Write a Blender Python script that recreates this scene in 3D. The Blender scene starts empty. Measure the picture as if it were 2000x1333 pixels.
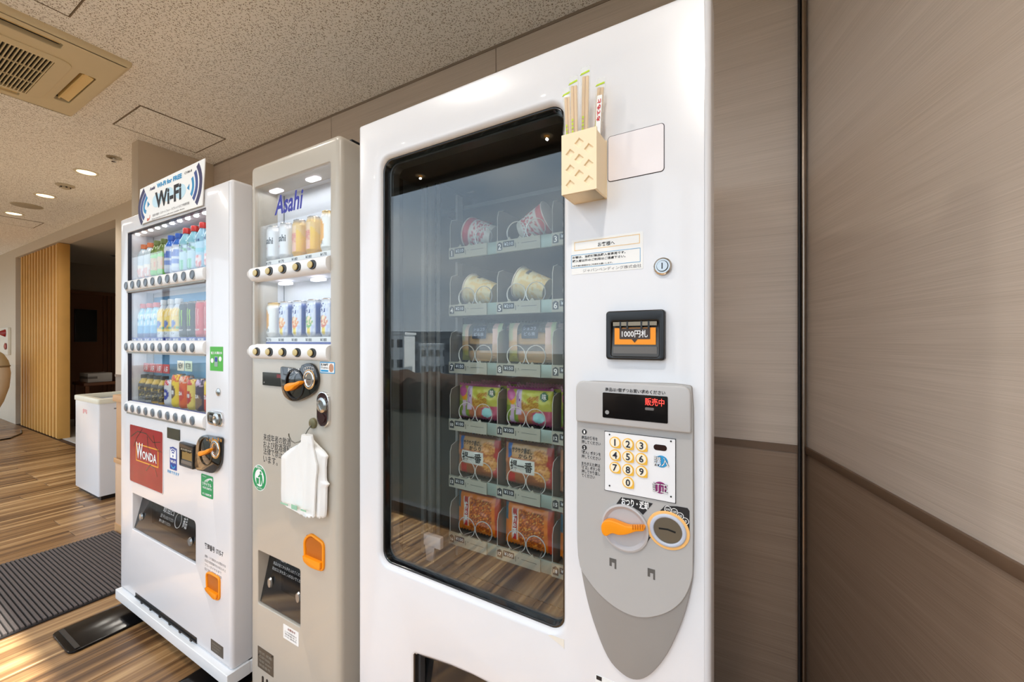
import bpy, bmesh, math, random
from mathutils import Vector, Matrix, noise as mnoise
from mathutils.geometry import tessellate_polygon
R = math.radians
pi = math.pi
random.seed(7)
SC = bpy.context.scene
COL = SC.collection

# ------------------------------------------------------------------ camera
FPX, CX, CY, CAMZ = 790.0, 1000.0, 666.5, 1.262
YAW = math.atan(1396 / 790)
FW = (-math.cos(YAW), math.sin(YAW)); RT = (math.sin(YAW), math.cos(YAW))
cam = bpy.data.objects.new('camera', bpy.data.cameras.new('camera'))
COL.objects.link(cam)
cam.data.sensor_width = 36.0
cam.data.lens = 36.0 * FPX / 2000.0
cam.data.clip_start = 0.02
cam.data.clip_end = 400
cam.location = (0, 0, CAMZ)
cam.rotation_euler = (pi / 2, 0, pi / 2 - YAW)
SC.camera = cam
SC.cycles.diffuse_bounces = 8
SC.cycles.max_bounces = 16
SC.cycles.transparent_max_bounces = 32

# ------------------------------------------------------------------ view, sky, sun, window light
SC.view_settings.view_transform = 'Standard'
SC.view_settings.look = 'None'
SC.view_settings.gamma = 1
SC.view_settings.use_curve_mapping = False
SC.view_settings.exposure = 0.64
SKY_STRENGTH = 1.9
world = bpy.data.worlds.new('sky'); SC.world = world
world.use_nodes = True
wn = world.node_tree.nodes; wl = world.node_tree.links
for n in list(wn): wn.remove(n)
w_out = wn.new('ShaderNodeOutputWorld'); w_bg = wn.new('ShaderNodeBackground')
w_tc = wn.new('ShaderNodeTexCoord'); w_sep = wn.new('ShaderNodeSeparateXYZ')
w_ramp = wn.new('ShaderNodeValToRGB'); w_map = wn.new('ShaderNodeMapping')
w_noise = wn.new('ShaderNodeTexNoise'); w_cr = wn.new('ShaderNodeValToRGB'); w_mix = wn.new('ShaderNodeMixRGB')
wl.new(w_tc.outputs['Generated'], w_sep.inputs[0]); wl.new(w_sep.outputs['Z'], w_ramp.inputs[0])
e = w_ramp.color_ramp.elements
e[0].position = 0.0; e[0].color = (0.60, 0.69, 0.80, 1)
e[1].position = 0.7; e[1].color = (0.42, 0.55, 0.74, 1)
w_map.inputs['Scale'].default_value = (2.2, 2.2, 5.5)
wl.new(w_tc.outputs['Generated'], w_map.inputs[0]); wl.new(w_map.outputs[0], w_noise.inputs['Vector'])
w_noise.inputs['Scale'].default_value = 1.3; w_noise.inputs['Detail'].default_value = 6
wl.new(w_noise.outputs['Fac'], w_cr.inputs[0])
w_cr.color_ramp.elements[0].position = 0.42; w_cr.color_ramp.elements[1].position = 0.68
wl.new(w_cr.outputs[0], w_mix.inputs[0]); wl.new(w_ramp.outputs[0], w_mix.inputs[1])
w_mix.inputs[2].default_value = (0.82, 0.87, 0.94, 1)
wl.new(w_mix.outputs[0], w_bg.inputs[0]); w_bg.inputs[1].default_value = SKY_STRENGTH
wl.new(w_bg.outputs[0], w_out.inputs[0])

def light(name, kind, loc, energy, color=(1, 1, 1), rot=(0, 0, 0), **kw):
    l = bpy.data.lights.new(name, kind); l.energy = energy; l.color = color
    for k, v in kw.items(): setattr(l, k, v)
    o = bpy.data.objects.new(name, l); o.location = loc; o.rotation_euler = rot
    COL.objects.link(o); return o

sun = light('sun', 'SUN', (-2, -6, 8), 10.0, (1.0, 0.97, 0.91), angle=R(1.4))
sun.rotation_euler = Vector((-0.52, 0.735, -1.45)).to_track_quat('-Z', 'Y').to_euler()
WIN_Y = -0.64          # the glazed wall behind the photographer
for i, xc in enumerate((-9.2, -6.4, -3.6, -0.8)):
    p = light('window_portal', 'AREA', (xc, WIN_Y - 0.04, 1.2), 1.0, rot=(R(90), 0, 0), shape='RECTANGLE', size=2.8, size_y=2.4)
    p.rotation_euler = (R(90), 0, 0)
    p.data.cycles.is_portal = True

# ------------------------------------------------------------------ materials
def lin(c):
    return tuple(((x / 255) / 12.92 if x / 255 <= 0.04045 else ((x / 255 + 0.055) / 1.055) ** 2.4) for x in c) + (1,)

MATS = {}
def newmat(name):
    m = bpy.data.materials.new(name); m.use_nodes = True
    nt = m.node_tree
    for n in list(nt.nodes): nt.nodes.remove(n)
    out = nt.nodes.new('ShaderNodeOutputMaterial')
    return m, nt, out

def mat(name, rgb, rough=0.5, metal=0.0, spec=0.5, coat=0.0, var=0.04, vscale=18.0, bump=0.0, emit=None, estr=0.0, trans=0.0):
    if name in MATS: return MATS[name]
    m, nt, out = newmat(name)
    p = nt.nodes.new('ShaderNodeBsdfPrincipled')
    tc = nt.nodes.new('ShaderNodeTexCoord'); nz = nt.nodes.new('ShaderNodeTexNoise')
    nz.inputs['Scale'].default_value = vscale; nz.inputs['Detail'].default_value = 4
    nt.links.new(tc.outputs['Object'], nz.inputs['Vector'])
    mx = nt.nodes.new('ShaderNodeMixRGB')
    c = lin(rgb)
    mx.inputs[1].default_value = tuple(max(0, x * (1 - var)) for x in c[:3]) + (1,)
    mx.inputs[2].default_value = tuple(min(1, x * (1 + var)) for x in c[:3]) + (1,)
    nt.links.new(nz.outputs['Fac'], mx.inputs[0]); nt.links.new(mx.outputs[0], p.inputs['Base Color'])
    p.inputs['Roughness'].default_value = rough; p.inputs['Metallic'].default_value = metal
    p.inputs['Specular IOR Level'].default_value = spec
    p.inputs['Coat Weight'].default_value = coat; p.inputs['Coat Roughness'].default_value = 0.05
    if bump:
        b = nt.nodes.new('ShaderNodeBump'); b.inputs['Strength'].default_value = bump; b.inputs['Distance'].default_value = 0.002
        nt.links.new(nz.outputs['Fac'], b.inputs['Height']); nt.links.new(b.outputs[0], p.inputs['Normal'])
    if emit:
        p.inputs['Emission Color'].default_value = lin(emit); p.inputs['Emission Strength'].default_value = estr
    sh = p.outputs[0]
    if trans > 0:
        t = nt.nodes.new('ShaderNodeBsdfTransparent'); ms = nt.nodes.new('ShaderNodeMixShader')
        ms.inputs[0].default_value = trans
        nt.links.new(p.outputs[0], ms.inputs[1]); nt.links.new(t.outputs[0], ms.inputs[2]); sh = ms.outputs[0]
    nt.links.new(sh, out.inputs[0])
    MATS[name] = m; return m

def glass(name, tint=(1, 1, 1), gain=1.0):
    if name in MATS: return MATS[name]
    m, nt, out = newmat(name)
    g = nt.nodes.new('ShaderNodeNewGeometry'); fr = nt.nodes.new('ShaderNodeFresnel')
    mr = nt.nodes.new('ShaderNodeMapRange'); mr.inputs['To Min'].default_value = 1.5; mr.inputs['To Max'].default_value = 1 / 1.5
    nt.links.new(g.outputs['Backfacing'], mr.inputs['Value']); nt.links.new(mr.outputs[0], fr.inputs['IOR'])
    ml = nt.nodes.new('ShaderNodeMath'); ml.operation = 'MULTIPLY'; ml.inputs[1].default_value = gain; ml.use_clamp = True
    nt.links.new(fr.outputs[0], ml.inputs[0])
    t = nt.nodes.new('ShaderNodeBsdfTransparent'); t.inputs[0].default_value = tuple(tint) + (1,)
    gl = nt.nodes.new('ShaderNodeBsdfGlossy'); gl.inputs['Roughness'].default_value = 0.0
    ms = nt.nodes.new('ShaderNodeMixShader')
    nt.links.new(ml.outputs[0], ms.inputs[0]); nt.links.new(t.outputs[0], ms.inputs[1]); nt.links.new(gl.outputs[0], ms.inputs[2])
    nt.links.new(ms.outputs[0], out.inputs[0])
    MATS[name] = m; return m

def colmat(name, rough=0.35, coat=0.0, spec=0.5, trans=0.0, metal=0.0):
    """printed artwork: the colour comes from the mesh's own 'Col' attribute"""
    if name in MATS: return MATS[name]
    m, nt, out = newmat(name)
    p = nt.nodes.new('ShaderNodeBsdfPrincipled'); a = nt.nodes.new('ShaderNodeAttribute'); a.attribute_name = 'Col'
    nt.links.new(a.outputs['Color'], p.inputs['Base Color'])
    p.inputs['Roughness'].default_value = rough; p.inputs['Coat Weight'].default_value = coat
    p.inputs['Specular IOR Level'].default_value = spec; p.inputs['Metallic'].default_value = metal
    sh = p.outputs[0]
    if trans:
        t = nt.nodes.new('ShaderNodeBsdfTransparent'); ms = nt.nodes.new('ShaderNodeMixShader'); ms.inputs[0].default_value = trans
        nt.links.new(sh, ms.inputs[1]); nt.links.new(t.outputs[0], ms.inputs[2]); sh = ms.outputs[0]
    nt.links.new(sh, out.inputs[0]); MATS[name] = m; return m

def wallboard(name, rgb, rgb2, bump=0.25):
    """fine horizontal brushed grain"""
    m, nt, out = newmat(name)
    p = nt.nodes.new('ShaderNodeBsdfPrincipled'); p.inputs['Roughness'].default_value = 0.42
    tc = nt.nodes.new('ShaderNodeTexCoord'); mp = nt.nodes.new('ShaderNodeMapping')
    mp.inputs['Scale'].default_value = (3.0, 3.0, 400)
    n1 = nt.nodes.new('ShaderNodeTexNoise'); n1.inputs['Scale'].default_value = 1.0; n1.inputs['Detail'].default_value = 3; n1.inputs['Roughness'].default_value = 0.6
    mp2 = nt.nodes.new('ShaderNodeMapping'); mp2.inputs['Scale'].default_value = (0.8, 0.8, 28)
    n2 = nt.nodes.new('ShaderNodeTexNoise'); n2.inputs['Scale'].default_value = 1.0
    for a, b in ((mp, n1), (mp2, n2)):
        nt.links.new(tc.outputs['Object'], a.inputs[0]); nt.links.new(a.outputs[0], b.inputs['Vector'])
    ad = nt.nodes.new('ShaderNodeMath'); ad.operation = 'ADD'
    h = nt.nodes.new('ShaderNodeMath'); h.operation = 'MULTIPLY'; h.inputs[1].default_value = 0.35
    nt.links.new(n2.outputs['Fac'], h.inputs[0]); nt.links.new(n1.outputs['Fac'], ad.inputs[0]); nt.links.new(h.outputs[0], ad.inputs[1])
    cr = nt.nodes.new('ShaderNodeValToRGB')
    cr.color_ramp.elements[0].position = 0.47; cr.color_ramp.elements[0].color = lin(rgb2)
    cr.color_ramp.elements[1].position = 0.85; cr.color_ramp.elements[1].color = lin(rgb)
    nt.links.new(ad.outputs[0], cr.inputs[0]); nt.links.new(cr.outputs[0], p.inputs['Base Color'])
    b = nt.nodes.new('ShaderNodeBump'); b.inputs['Strength'].default_value = bump; b.inputs['Distance'].default_value = 0.001
    nt.links.new(n1.outputs['Fac'], b.inputs['Height']); nt.links.new(b.outputs[0], p.inputs['Normal'])
    nt.links.new(p.outputs[0], out.inputs[0]); MATS[name] = m; return m

def ceilboard(name):
    m, nt, out = newmat(name)
    p = nt.nodes.new('ShaderNodeBsdfPrincipled'); p.inputs['Roughness'].default_value = 0.9; p.inputs['Specular IOR Level'].default_value = 0.1
    tc = nt.nodes.new('ShaderNodeTexCoord')
    masks = []
    for ang, sx, sy, th in ((20, 60, 250, 0.27), (75, 72, 280, 0.26), (130, 56, 240, 0.25), (160, 80, 300, 0.24)):
        mp = nt.nodes.new('ShaderNodeMapping'); mp.inputs['Rotation'].default_value = (0, 0, R(ang))
        sc = nt.nodes.new('ShaderNodeMapping'); sc.inputs['Scale'].default_value = (sx, sy, 1)
        v = nt.nodes.new('ShaderNodeTexVoronoi'); v.voronoi_dimensions = '2D'; v.inputs['Scale'].default_value = 1.0
        nt.links.new(tc.outputs['Object'], mp.inputs[0]); nt.links.new(mp.outputs[0], sc.inputs[0]); nt.links.new(sc.outputs[0], v.inputs['Vector'])
        lt = nt.nodes.new('ShaderNodeMath'); lt.operation = 'LESS_THAN'; lt.inputs[1].default_value = th
        nt.links.new(v.outputs['Distance'], lt.inputs[0])
        sepc = nt.nodes.new('ShaderNodeSeparateColor'); nt.links.new(v.outputs['Color'], sepc.inputs[0])
        gt = nt.nodes.new('ShaderNodeMath'); gt.operation = 'GREATER_THAN'; gt.inputs[1].default_value = 0.83
        nt.links.new(sepc.outputs[0], gt.inputs[0])
        ml = nt.nodes.new('ShaderNodeMath'); ml.operation = 'MULTIPLY'
        nt.links.new(lt.outputs[0], ml.inputs[0]); nt.links.new(gt.outputs[0], ml.inputs[1]); masks.append(ml)
    cur = masks[0].outputs[0]
    for k in masks[1:]:
        mxm = nt.nodes.new('ShaderNodeMath'); mxm.operation = 'MAXIMUM'
        nt.links.new(cur, mxm.inputs[0]); nt.links.new(k.outputs[0], mxm.inputs[1]); cur = mxm.outputs[0]
    mx = nt.nodes.new('ShaderNodeMixRGB'); mx.inputs[1].default_value = lin((254, 251, 244)); mx.inputs[2].default_value = lin((128, 110, 86))
    nt.links.new(cur, mx.inputs[0]); nt.links.new(mx.outputs[0], p.inputs['Base Color'])
    b = nt.nodes.new('ShaderNodeBump'); b.invert = True; b.inputs['Strength'].default_value = 0.2; b.inputs['Distance'].default_value = 0.002
    nt.links.new(cur, b.inputs['Height']); nt.links.new(b.outputs[0], p.inputs['Normal'])
    nt.links.new(p.outputs[0], out.inputs[0]); MATS[name] = m; return m

def plankmat(name):
    m, nt, out = newmat(name)
    p = nt.nodes.new('ShaderNodeBsdfPrincipled')
    p.inputs['Roughness'].default_value = 0.33
    tc = nt.nodes.new('ShaderNodeTexCoord'); oi = nt.nodes.new('ShaderNodeObjectInfo')
    cb = nt.nodes.new('ShaderNodeCombineXYZ'); ml = nt.nodes.new('ShaderNodeMath'); ml.operation = 'MULTIPLY'; ml.inputs[1].default_value = 40
    nt.links.new(oi.outputs['Random'], ml.inputs[0]); nt.links.new(ml.outputs[0], cb.inputs[0]); nt.links.new(ml.outputs[0], cb.inputs[1])
    va = nt.nodes.new('ShaderNodeVectorMath'); nt.links.new(tc.outputs['Object'], va.inputs[0]); nt.links.new(cb.outputs[0], va.inputs[1])
    mp = nt.nodes.new('ShaderNodeMapping'); mp.inputs['Scale'].default_value = (46, 1.0, 1)
    nt.links.new(va.outputs[0], mp.inputs[0])
    n1 = nt.nodes.new('ShaderNodeTexNoise'); n1.inputs['Scale'].default_value = 1; n1.inputs['Detail'].default_value = 5; n1.inputs['Distortion'].default_value = 0.6
    nt.links.new(mp.outputs[0], n1.inputs['Vector'])
    mp2 = nt.nodes.new('ShaderNodeMapping'); mp2.inputs['Scale'].default_value = (16, 0.4, 1); nt.links.new(va.outputs[0], mp2.inputs[0])
    n2 = nt.nodes.new('ShaderNodeTexNoise'); n2.inputs['Scale'].default_value = 1; n2.inputs['Detail'].default_value = 2
    nt.links.new(mp2.outputs[0], n2.inputs['Vector'])
    s1 = nt.nodes.new('ShaderNodeMath'); s1.operation = 'MULTIPLY'; s1.inputs[1].default_value = 0.45
    s2 = nt.nodes.new('ShaderNodeMath'); s2.operation = 'MULTIPLY_ADD'; s2.inputs[1].default_value = 0.55
    nt.links.new(n1.outputs['Fac'], s1.inputs[0]); nt.links.new(n2.outputs['Fac'], s2.inputs[0]); nt.links.new(s1.outputs[0], s2.inputs[2])
    s3 = nt.nodes.new('ShaderNodeMath'); s3.operation = 'MULTIPLY_ADD'; s3.inputs[1].default_value = 0.10; s3.inputs[2].default_value = -0.07
    nt.links.new(oi.outputs['Random'], s3.inputs[0])
    ad = nt.nodes.new('ShaderNodeMath'); ad.operation = 'ADD'; nt.links.new(s2.outputs[0], ad.inputs[0]); nt.links.new(s3.outputs[0], ad.inputs[1])
    cr = nt.nodes.new('ShaderNodeValToRGB'); el = cr.color_ramp.elements
    el[0].position = 0.36; el[0].color = lin((84, 56, 33)); el[1].position = 0.64; el[1].color = lin((212, 174, 124))
    k = el.new(0.5); k.color = lin((152, 114, 73))
    nt.links.new(ad.outputs[0], cr.inputs[0]); nt.links.new(cr.outputs[0], p.inputs['Base Color'])
    b = nt.nodes.new('ShaderNodeBump'); b.inputs['Strength'].default_value = 0.12; b.inputs['Distance'].default_value = 0.001
    nt.links.new(n1.outputs['Fac'], b.inputs['Height']); nt.links.new(b.outputs[0], p.inputs['Normal'])
    nt.links.new(p.outputs[0], out.inputs[0]); MATS[name] = m; return m

WHITE = mat('white_enamel', (226, 226, 229), 0.28, coat=0.35, var=0.012)
WHITE2 = mat('white_plastic', (236, 236, 236), 0.35, var=0.015)
CREAM = mat('greige_enamel', (184, 177, 165), 0.3, coat=0.3, var=0.012)
BLACK = mat('black_plastic', (22, 22, 24), 0.3, var=0.1)
BLACKG = mat('black_gloss', (14, 14, 15), 0.08, coat=0.5, var=0.1)
INK = mat('black_ink', (28, 27, 30), 0.6, var=0.1)
GREY = mat('grey_plastic', (178, 176, 174), 0.5, var=0.015)
GREYD = mat('grey_plastic_dark', (150, 147, 144), 0.5, var=0.015)
SILVER = mat('brushed_steel', (190, 190, 188), 0.25, 1.0)
CHROME = mat('chrome', (220, 220, 222), 0.1, 1.0)
ORANGE = mat('orange_plastic', (246, 150, 8), 0.35, var=0.03)
ORANGED = mat('orange_recess', (190, 105, 12), 0.45, var=0.05)
AMBER = mat('amber_flap', (206, 112, 22), .3, spec=.3, trans=0.25)
WPRINT = mat('white_ink', (240, 240, 240), 0.6, var=0.01)
PAPER = mat('white_paper', (240, 240, 238), 0.6, var=0.01)
GREEN = mat('green_sticker', (24, 148, 88), 0.45)
GREEN2 = mat('lime_sticker', (74, 176, 54), 0.45)
BLUE = mat('blue_ink', (36, 62, 150), 0.5)
LBLUE = mat('light_blue_ink', (40, 150, 205), 0.5)
RED = mat('red_ink', (200, 30, 34), 0.45)
GLASS = glass('machine_glass', (0.93, 0.95, 0.94), 1.55)
GLASS1 = glass('display_glass', (0.97, 0.98, 0.98), 0.8)
SMOKE = mat('smoked_acrylic', (30, 32, 34), 0.08, coat=0.4, trans=0.35)
CLEAR = mat('clear_plastic', (170, 172, 170), 0.15, trans=0.72)

# ------------------------------------------------------------------ geometry helpers
def poly_area(p): return 0.5 * sum(p[i][0] * p[(i + 1) % len(p)][1] - p[(i + 1) % len(p)][0] * p[i][1] for i in range(len(p)))
def ccw(p): return list(p) if poly_area(p) > 0 else list(reversed(p))
def offset(p, d):
    n = len(p); out = []
    for i in range(n):
        a, b, c = Vector(p[i - 1]), Vector(p[i]), Vector(p[(i + 1) % n])
        e1 = (b - a); e2 = (c - b)
        if e1.length < 1e-9 or e2.length < 1e-9: out.append(tuple(b)); continue
        e1.normalize(); e2.normalize()
        n1 = Vector((-e1.y, e1.x)); n2 = Vector((-e2.y, e2.x)); m = n1 + n2
        k = max(0.35, 1 + n1.dot(n2)); out.append(tuple(b + m * (d / k)))
    return out
def rrect(x0, z0, x1, z1, r=0.0, n=5):
    if r <= 0: return [(x0, z0), (x1, z0), (x1, z1), (x0, z1)]
    o = []
    for cx, cz, a in ((x1 - r, z0 + r, -90), (x1 - r, z1 - r, 0), (x0 + r, z1 - r, 90), (x0 + r, z0 + r, 180)):
        for k in range(n + 1):
            t = R(a + 90 * k / n); o.append((cx + r * math.cos(t), cz + r * math.sin(t)))
    return o
def rpoly(pts, r, n=4):
    """round the corners of a convex polygon"""
    pts = ccw(pts); o = []; N = len(pts)
    for i in range(N):
        a, b, c = Vector(pts[i - 1]), Vector(pts[i]), Vector(pts[(i + 1) % N])
        rr = r[i] if isinstance(r, (list, tuple)) else r
        d1 = min(rr, (a - b).length * .48); d2 = min(rr, (c - b).length * .48)
        p0 = b + (a - b).normalized() * d1; p1 = b + (c - b).normalized() * d2
        for k in range(n + 1):
            t = k / n; o.append(tuple(p0 * (1 - t) ** 2 + b * 2 * t * (1 - t) + p1 * t * t))
    return o
def ell(cx, cz, rx, rz, n=24): return [(cx + rx * math.cos(2 * pi * k / n), cz + rz * math.sin(2 * pi * k / n)) for k in range(n)]
def smooth_closed(pts, n=5):
    o = []; N = len(pts)
    for i in range(N):
        p0, p1, p2, p3 = (Vector(pts[(i + j) % N]) for j in (-1, 0, 1, 2))
        for k in range(n):
            t = k / n
            o.append(tuple(0.5 * (2 * p1 + (p2 - p0) * t + (2 * p0 - 5 * p1 + 4 * p2 - p3) * t * t + (3 * p1 - p0 - 3 * p2 + p3) * t ** 3)))
    return o

class G:
    def __init__(s): s.v = []; s.f = []; s.c = []; s.usecol = False
    def add(s, vs, fs, cols=None):
        o = len(s.v); s.v += [tuple(x) for x in vs]; s.f += [tuple(o + i for i in f) for f in fs]
        if cols: s.usecol = True
        s.c += list(cols) if cols else [(1, 1, 1, 1)] * len(vs)
        return s
    def box(s, x0, y0, z0, x1, y1, z1):
        v = [(x, y, z) for x in (x0, x1) for y in (y0, y1) for z in (z0, z1)]
        return s.add(v, [(0, 1, 3, 2), (4, 6, 7, 5), (0, 4, 5, 1), (2, 3, 7, 6), (0, 2, 6, 4), (1, 5, 7, 3)])
    def prism(s, p, y0, y1):
        p = ccw(p); n = len(p)
        v = [(x, y0, z) for x, z in p] + [(x, y1, z) for x, z in p]
        f = [tuple(range(n)), tuple(reversed(range(n, 2 * n)))] + [(i, i + n, (i + 1) % n + n, (i + 1) % n) for i in range(n)]
        return s.add(v, f)
    def prism_z(s, p, z0, z1):
        p = ccw(p); n = len(p)
        v = [(x, y, z0) for x, y in p] + [(x, y, z1) for x, y in p]
        f = [tuple(reversed(range(n))), tuple(range(n, 2 * n))] + [(i, (i + 1) % n, (i + 1) % n + n, i + n) for i in range(n)]
        return s.add(v, f)
    def prism_x(s, p, x0, x1):
        p = ccw(p); n = len(p)
        v = [(x0, y, z) for y, z in p] + [(x1, y, z) for y, z in p]
        f = [tuple(reversed(range(n))), tuple(range(n, 2 * n))] + [(i, (i + 1) % n, (i + 1) % n + n, i + n) for i in range(n)]
        return s.add(v, f)
    def panel(s, outer, holes=(), y0=0.0, y1=0.02, bev=0.0, hb=0.0, seg=4, back=True):
        outer = ccw(outer); loops = []
        def stack(p, b, sign):
            st = []
            if b > 0:
                for k in range(seg + 1):
                    a = pi / 2 * k / seg
                    st.append((offset(p, sign * b * (1 - math.sin(a))), y0 + b * (1 - math.cos(a))))
            else: st.append((p, y0))
            st.append((p, y1)); return st
        sts = [stack(outer, bev, 1)] + [stack(ccw(h), hb, -1) for h in holes]
        for end in ((0, -1) if back else (0,)):
            lp = [[Vector((x, z, 0)) for x, z in st[end][0]] for st in sts]
            flat = [q for l in lp for q in l]
            tris = tessellate_polygon(lp)
            yy = sts[0][end][1]
            s.add([(q.x, yy, q.y) for q in flat], [t for t in tris])
        for st in sts:
            for (p0, ya), (p1, yb) in zip(st[:-1], st[1:]):
                n = len(p0)
                s.add([(x, ya, z) for x, z in p0] + [(x, yb, z) for x, z in p1], [(i, (i + 1) % n, (i + 1) % n + n, i + n) for i in range(n)])
        return s
    def cyl(s, p0, p1, r0, r1=None, seg=20, caps=True):
        r1 = r0 if r1 is None else r1
        p0 = Vector(p0); p1 = Vector(p1); d = (p1 - p0).normalized()
        a = d.orthogonal().normalized(); b = d.cross(a)
        v = [p0 + (a * math.cos(2 * pi * k / seg) + b * math.sin(2 * pi * k / seg)) * r0 for k in range(seg)]
        v += [p1 + (a * math.cos(2 * pi * k / seg) + b * math.sin(2 * pi * k / seg)) * r1 for k in range(seg)]
        f = [(i, (i + 1) % seg, (i + 1) % seg + seg, i + seg) for i in range(seg)]
        if caps: f += [tuple(reversed(range(seg))), tuple(range(seg, 2 * seg))]
        return s.add(v, f)
    def tube(s, pts, r, seg=8, closed=False):
        pts = [Vector(p) for p in pts]; n = len(pts); vs = []
        up = Vector((0, 0, 1)); last = None
        for i, p in enumerate(pts):
            if closed: d = pts[(i + 1) % n] - pts[i - 1]
            else: d = pts[min(i + 1, n - 1)] - pts[max(i - 1, 0)]
            d.normalize()
            a = (last - d * last.dot(d)) if last is not None else d.orthogonal()
            if a.length < 1e-6: a = d.orthogonal()
            a.normalize(); last = a; b = d.cross(a)
            vs += [p + (a * math.cos(2 * pi * k / seg) + b * math.sin(2 * pi * k / seg)) * r for k in range(seg)]
        f = []
        for i in range(n if closed else n - 1):
            j = (i + 1) % n
            f += [(i * seg + k, i * seg + (k + 1) % seg, j * seg + (k + 1) % seg, j * seg + k) for k in range(seg)]
        if not closed: f += [tuple(reversed(range(seg))), tuple(range((n - 1) * seg, n * seg))]
        return s.add(vs, f)
    def lathe(s, prof, seg=24, c=(0, 0), colf=None, sx=1.0, sy=1.0):
        n = len(prof); vs = []; cols = []
        z0, z1 = prof[0][1], prof[-1][1]
        for r, z in prof:
            for k in range(seg):
                a = 2 * pi * k / seg
                vs.append((c[0] + r * sx * math.sin(a), c[1] - r * sy * math.cos(a), z))
                if colf:
                    aa = a if a <= pi else a - 2 * pi
                    cols.append(lin(colf(aa, (z - z0) / (z1 - z0))))
        f = [(i * seg + k, i * seg + (k + 1) % seg, (i + 1) * seg + (k + 1) % seg, (i + 1) * seg + k) for i in range(n - 1) for k in range(seg)]
        if prof[0][0] > 1e-5: f.append(tuple(reversed(range(seg))))
        if prof[-1][0] > 1e-5: f.append(tuple(range((n - 1) * seg, n * seg)))
        return s.add(vs, f, cols if colf else None)
    def xf(s, M):
        s.v = [tuple(M @ Vector(v)) for v in s.v]; return s
    def done(s, name, m, parent=None, bev=0.0, bseg=2, loc=None, sharp=38, rot=None):
        bm = bmesh.new()
        cl = bm.verts.layers.float_color.new('Col') if s.usecol else None
        vs = [bm.verts.new(v) for v in s.v]
        if cl:
            for v, c in zip(vs, s.c): v[cl] = c
        for f in s.f:
            try: bm.faces.new([vs[i] for i in f])
            except ValueError: pass
        bmesh.ops.remove_doubles(bm, verts=bm.verts, dist=1e-6)
        bmesh.ops.recalc_face_normals(bm, faces=bm.faces)
        if bev > 0:
            ed = [e for e in bm.edges if len(e.link_faces) == 2 and e.calc_face_angle(0) > R(40)]
            bmesh.ops.bevel(bm, geom=ed, offset=bev, segments=bseg, profile=0.5, affect='EDGES', clamp_overlap=True)
        me = bpy.data.meshes.new(name); bm.to_mesh(me); bm.free()
        me.materials.append(m)
        me.polygons.foreach_set('use_smooth', [True] * len(me.polygons))
        me.set_sharp_from_angle(angle=R(sharp))
        return link(name, me, parent, loc, rot)

def link(name, me, parent=None, loc=None, rot=None):
    o = bpy.data.objects.new(name, me); COL.objects.link(o)
    if parent: o.parent = parent
    if loc: o.location = loc
    if rot: o.rotation_euler = rot
    return o
def tag(o, label, cat=None, group=None):
    o['label'] = label
    if cat: o['category'] = cat
    if group: o['group'] = group
    return o
def thing(name, label, cat, loc=(0, 0, 0), rz=0.0, group=None):
    o = bpy.data.objects.new(name, None); COL.objects.link(o); o.empty_display_size = 0.05
    o.location = loc; o.rotation_euler = (0, 0, rz)
    return tag(o, label, cat, group)
def struct(o):
    o['kind'] = 'structure'; return o
def stuff(o):
    o['kind'] = 'stuff'; return o
def copy_tree(o, parent=None):
    c = o.copy(); COL.objects.link(c); c.parent = parent
    for ch in list(o.children): copy_tree(ch, c)
    return c

TMESH = {}
def text_mesh(s, bold):
    k = (s, bold)
    if k in TMESH: return TMESH[k]
    cu = bpy.data.curves.new('lettering', 'FONT'); cu.body = s; cu.offset = bold; cu.resolution_u = 2
    cu.space_line = 0.95
    ob = bpy.data.objects.new('lettering', cu)
    me = ob.to_mesh()
    vs = [tuple(v.co) for v in me.vertices]; fs = [tuple(p.vertices) for p in me.polygons]
    ob.to_mesh_clear(); bpy.data.objects.remove(ob); bpy.data.curves.remove(cu)
    TMESH[k] = (vs, fs); return TMESH[k]
def txt(s, x0, z0, x1, z1, y, m, parent, bold=0.0, name='lettering', shear=0.0, wrap=None, surf=None, keep=False):
    """flat print fitted into the box x0..x1, z0..z1 on the plane y (or wrapped on a can / laid on a surface)"""
    vs, fs = text_mesh(s, bold)
    if not vs: return None
    ax, bx = min(v[0] for v in vs), max(v[0] for v in vs); ay, by = min(v[1] for v in vs), max(v[1] for v in vs)
    kx = (x1 - x0) / max(bx - ax, 1e-6); kz = (z1 - z0) / max(by - ay, 1e-6)
    if keep:
        k = min(kx, kz); mx_, mz = (x0 + x1) / 2, (z0 + z1) / 2
        x0, x1 = mx_ - (bx - ax) * k / 2, mx_ + (bx - ax) * k / 2; z0 = mz - (by - ay) * k / 2; kx = kz = k
    out = []
    for v in vs:
        x = x0 + (v[0] - ax) * kx; z = z0 + (v[1] - ay) * kz
        x += shear * (z - z0)
        if wrap: r = wrap; out.append((r * math.sin(x / r), -r * math.cos(x / r), z))
        elif surf: out.append((x, surf(x, z) + y, z))
        else: out.append((x, y, z))
    me = bpy.data.meshes.new(name); me.from_pydata(out, [], fs); me.materials.append(m)
    return link(name, me, parent)

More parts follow.
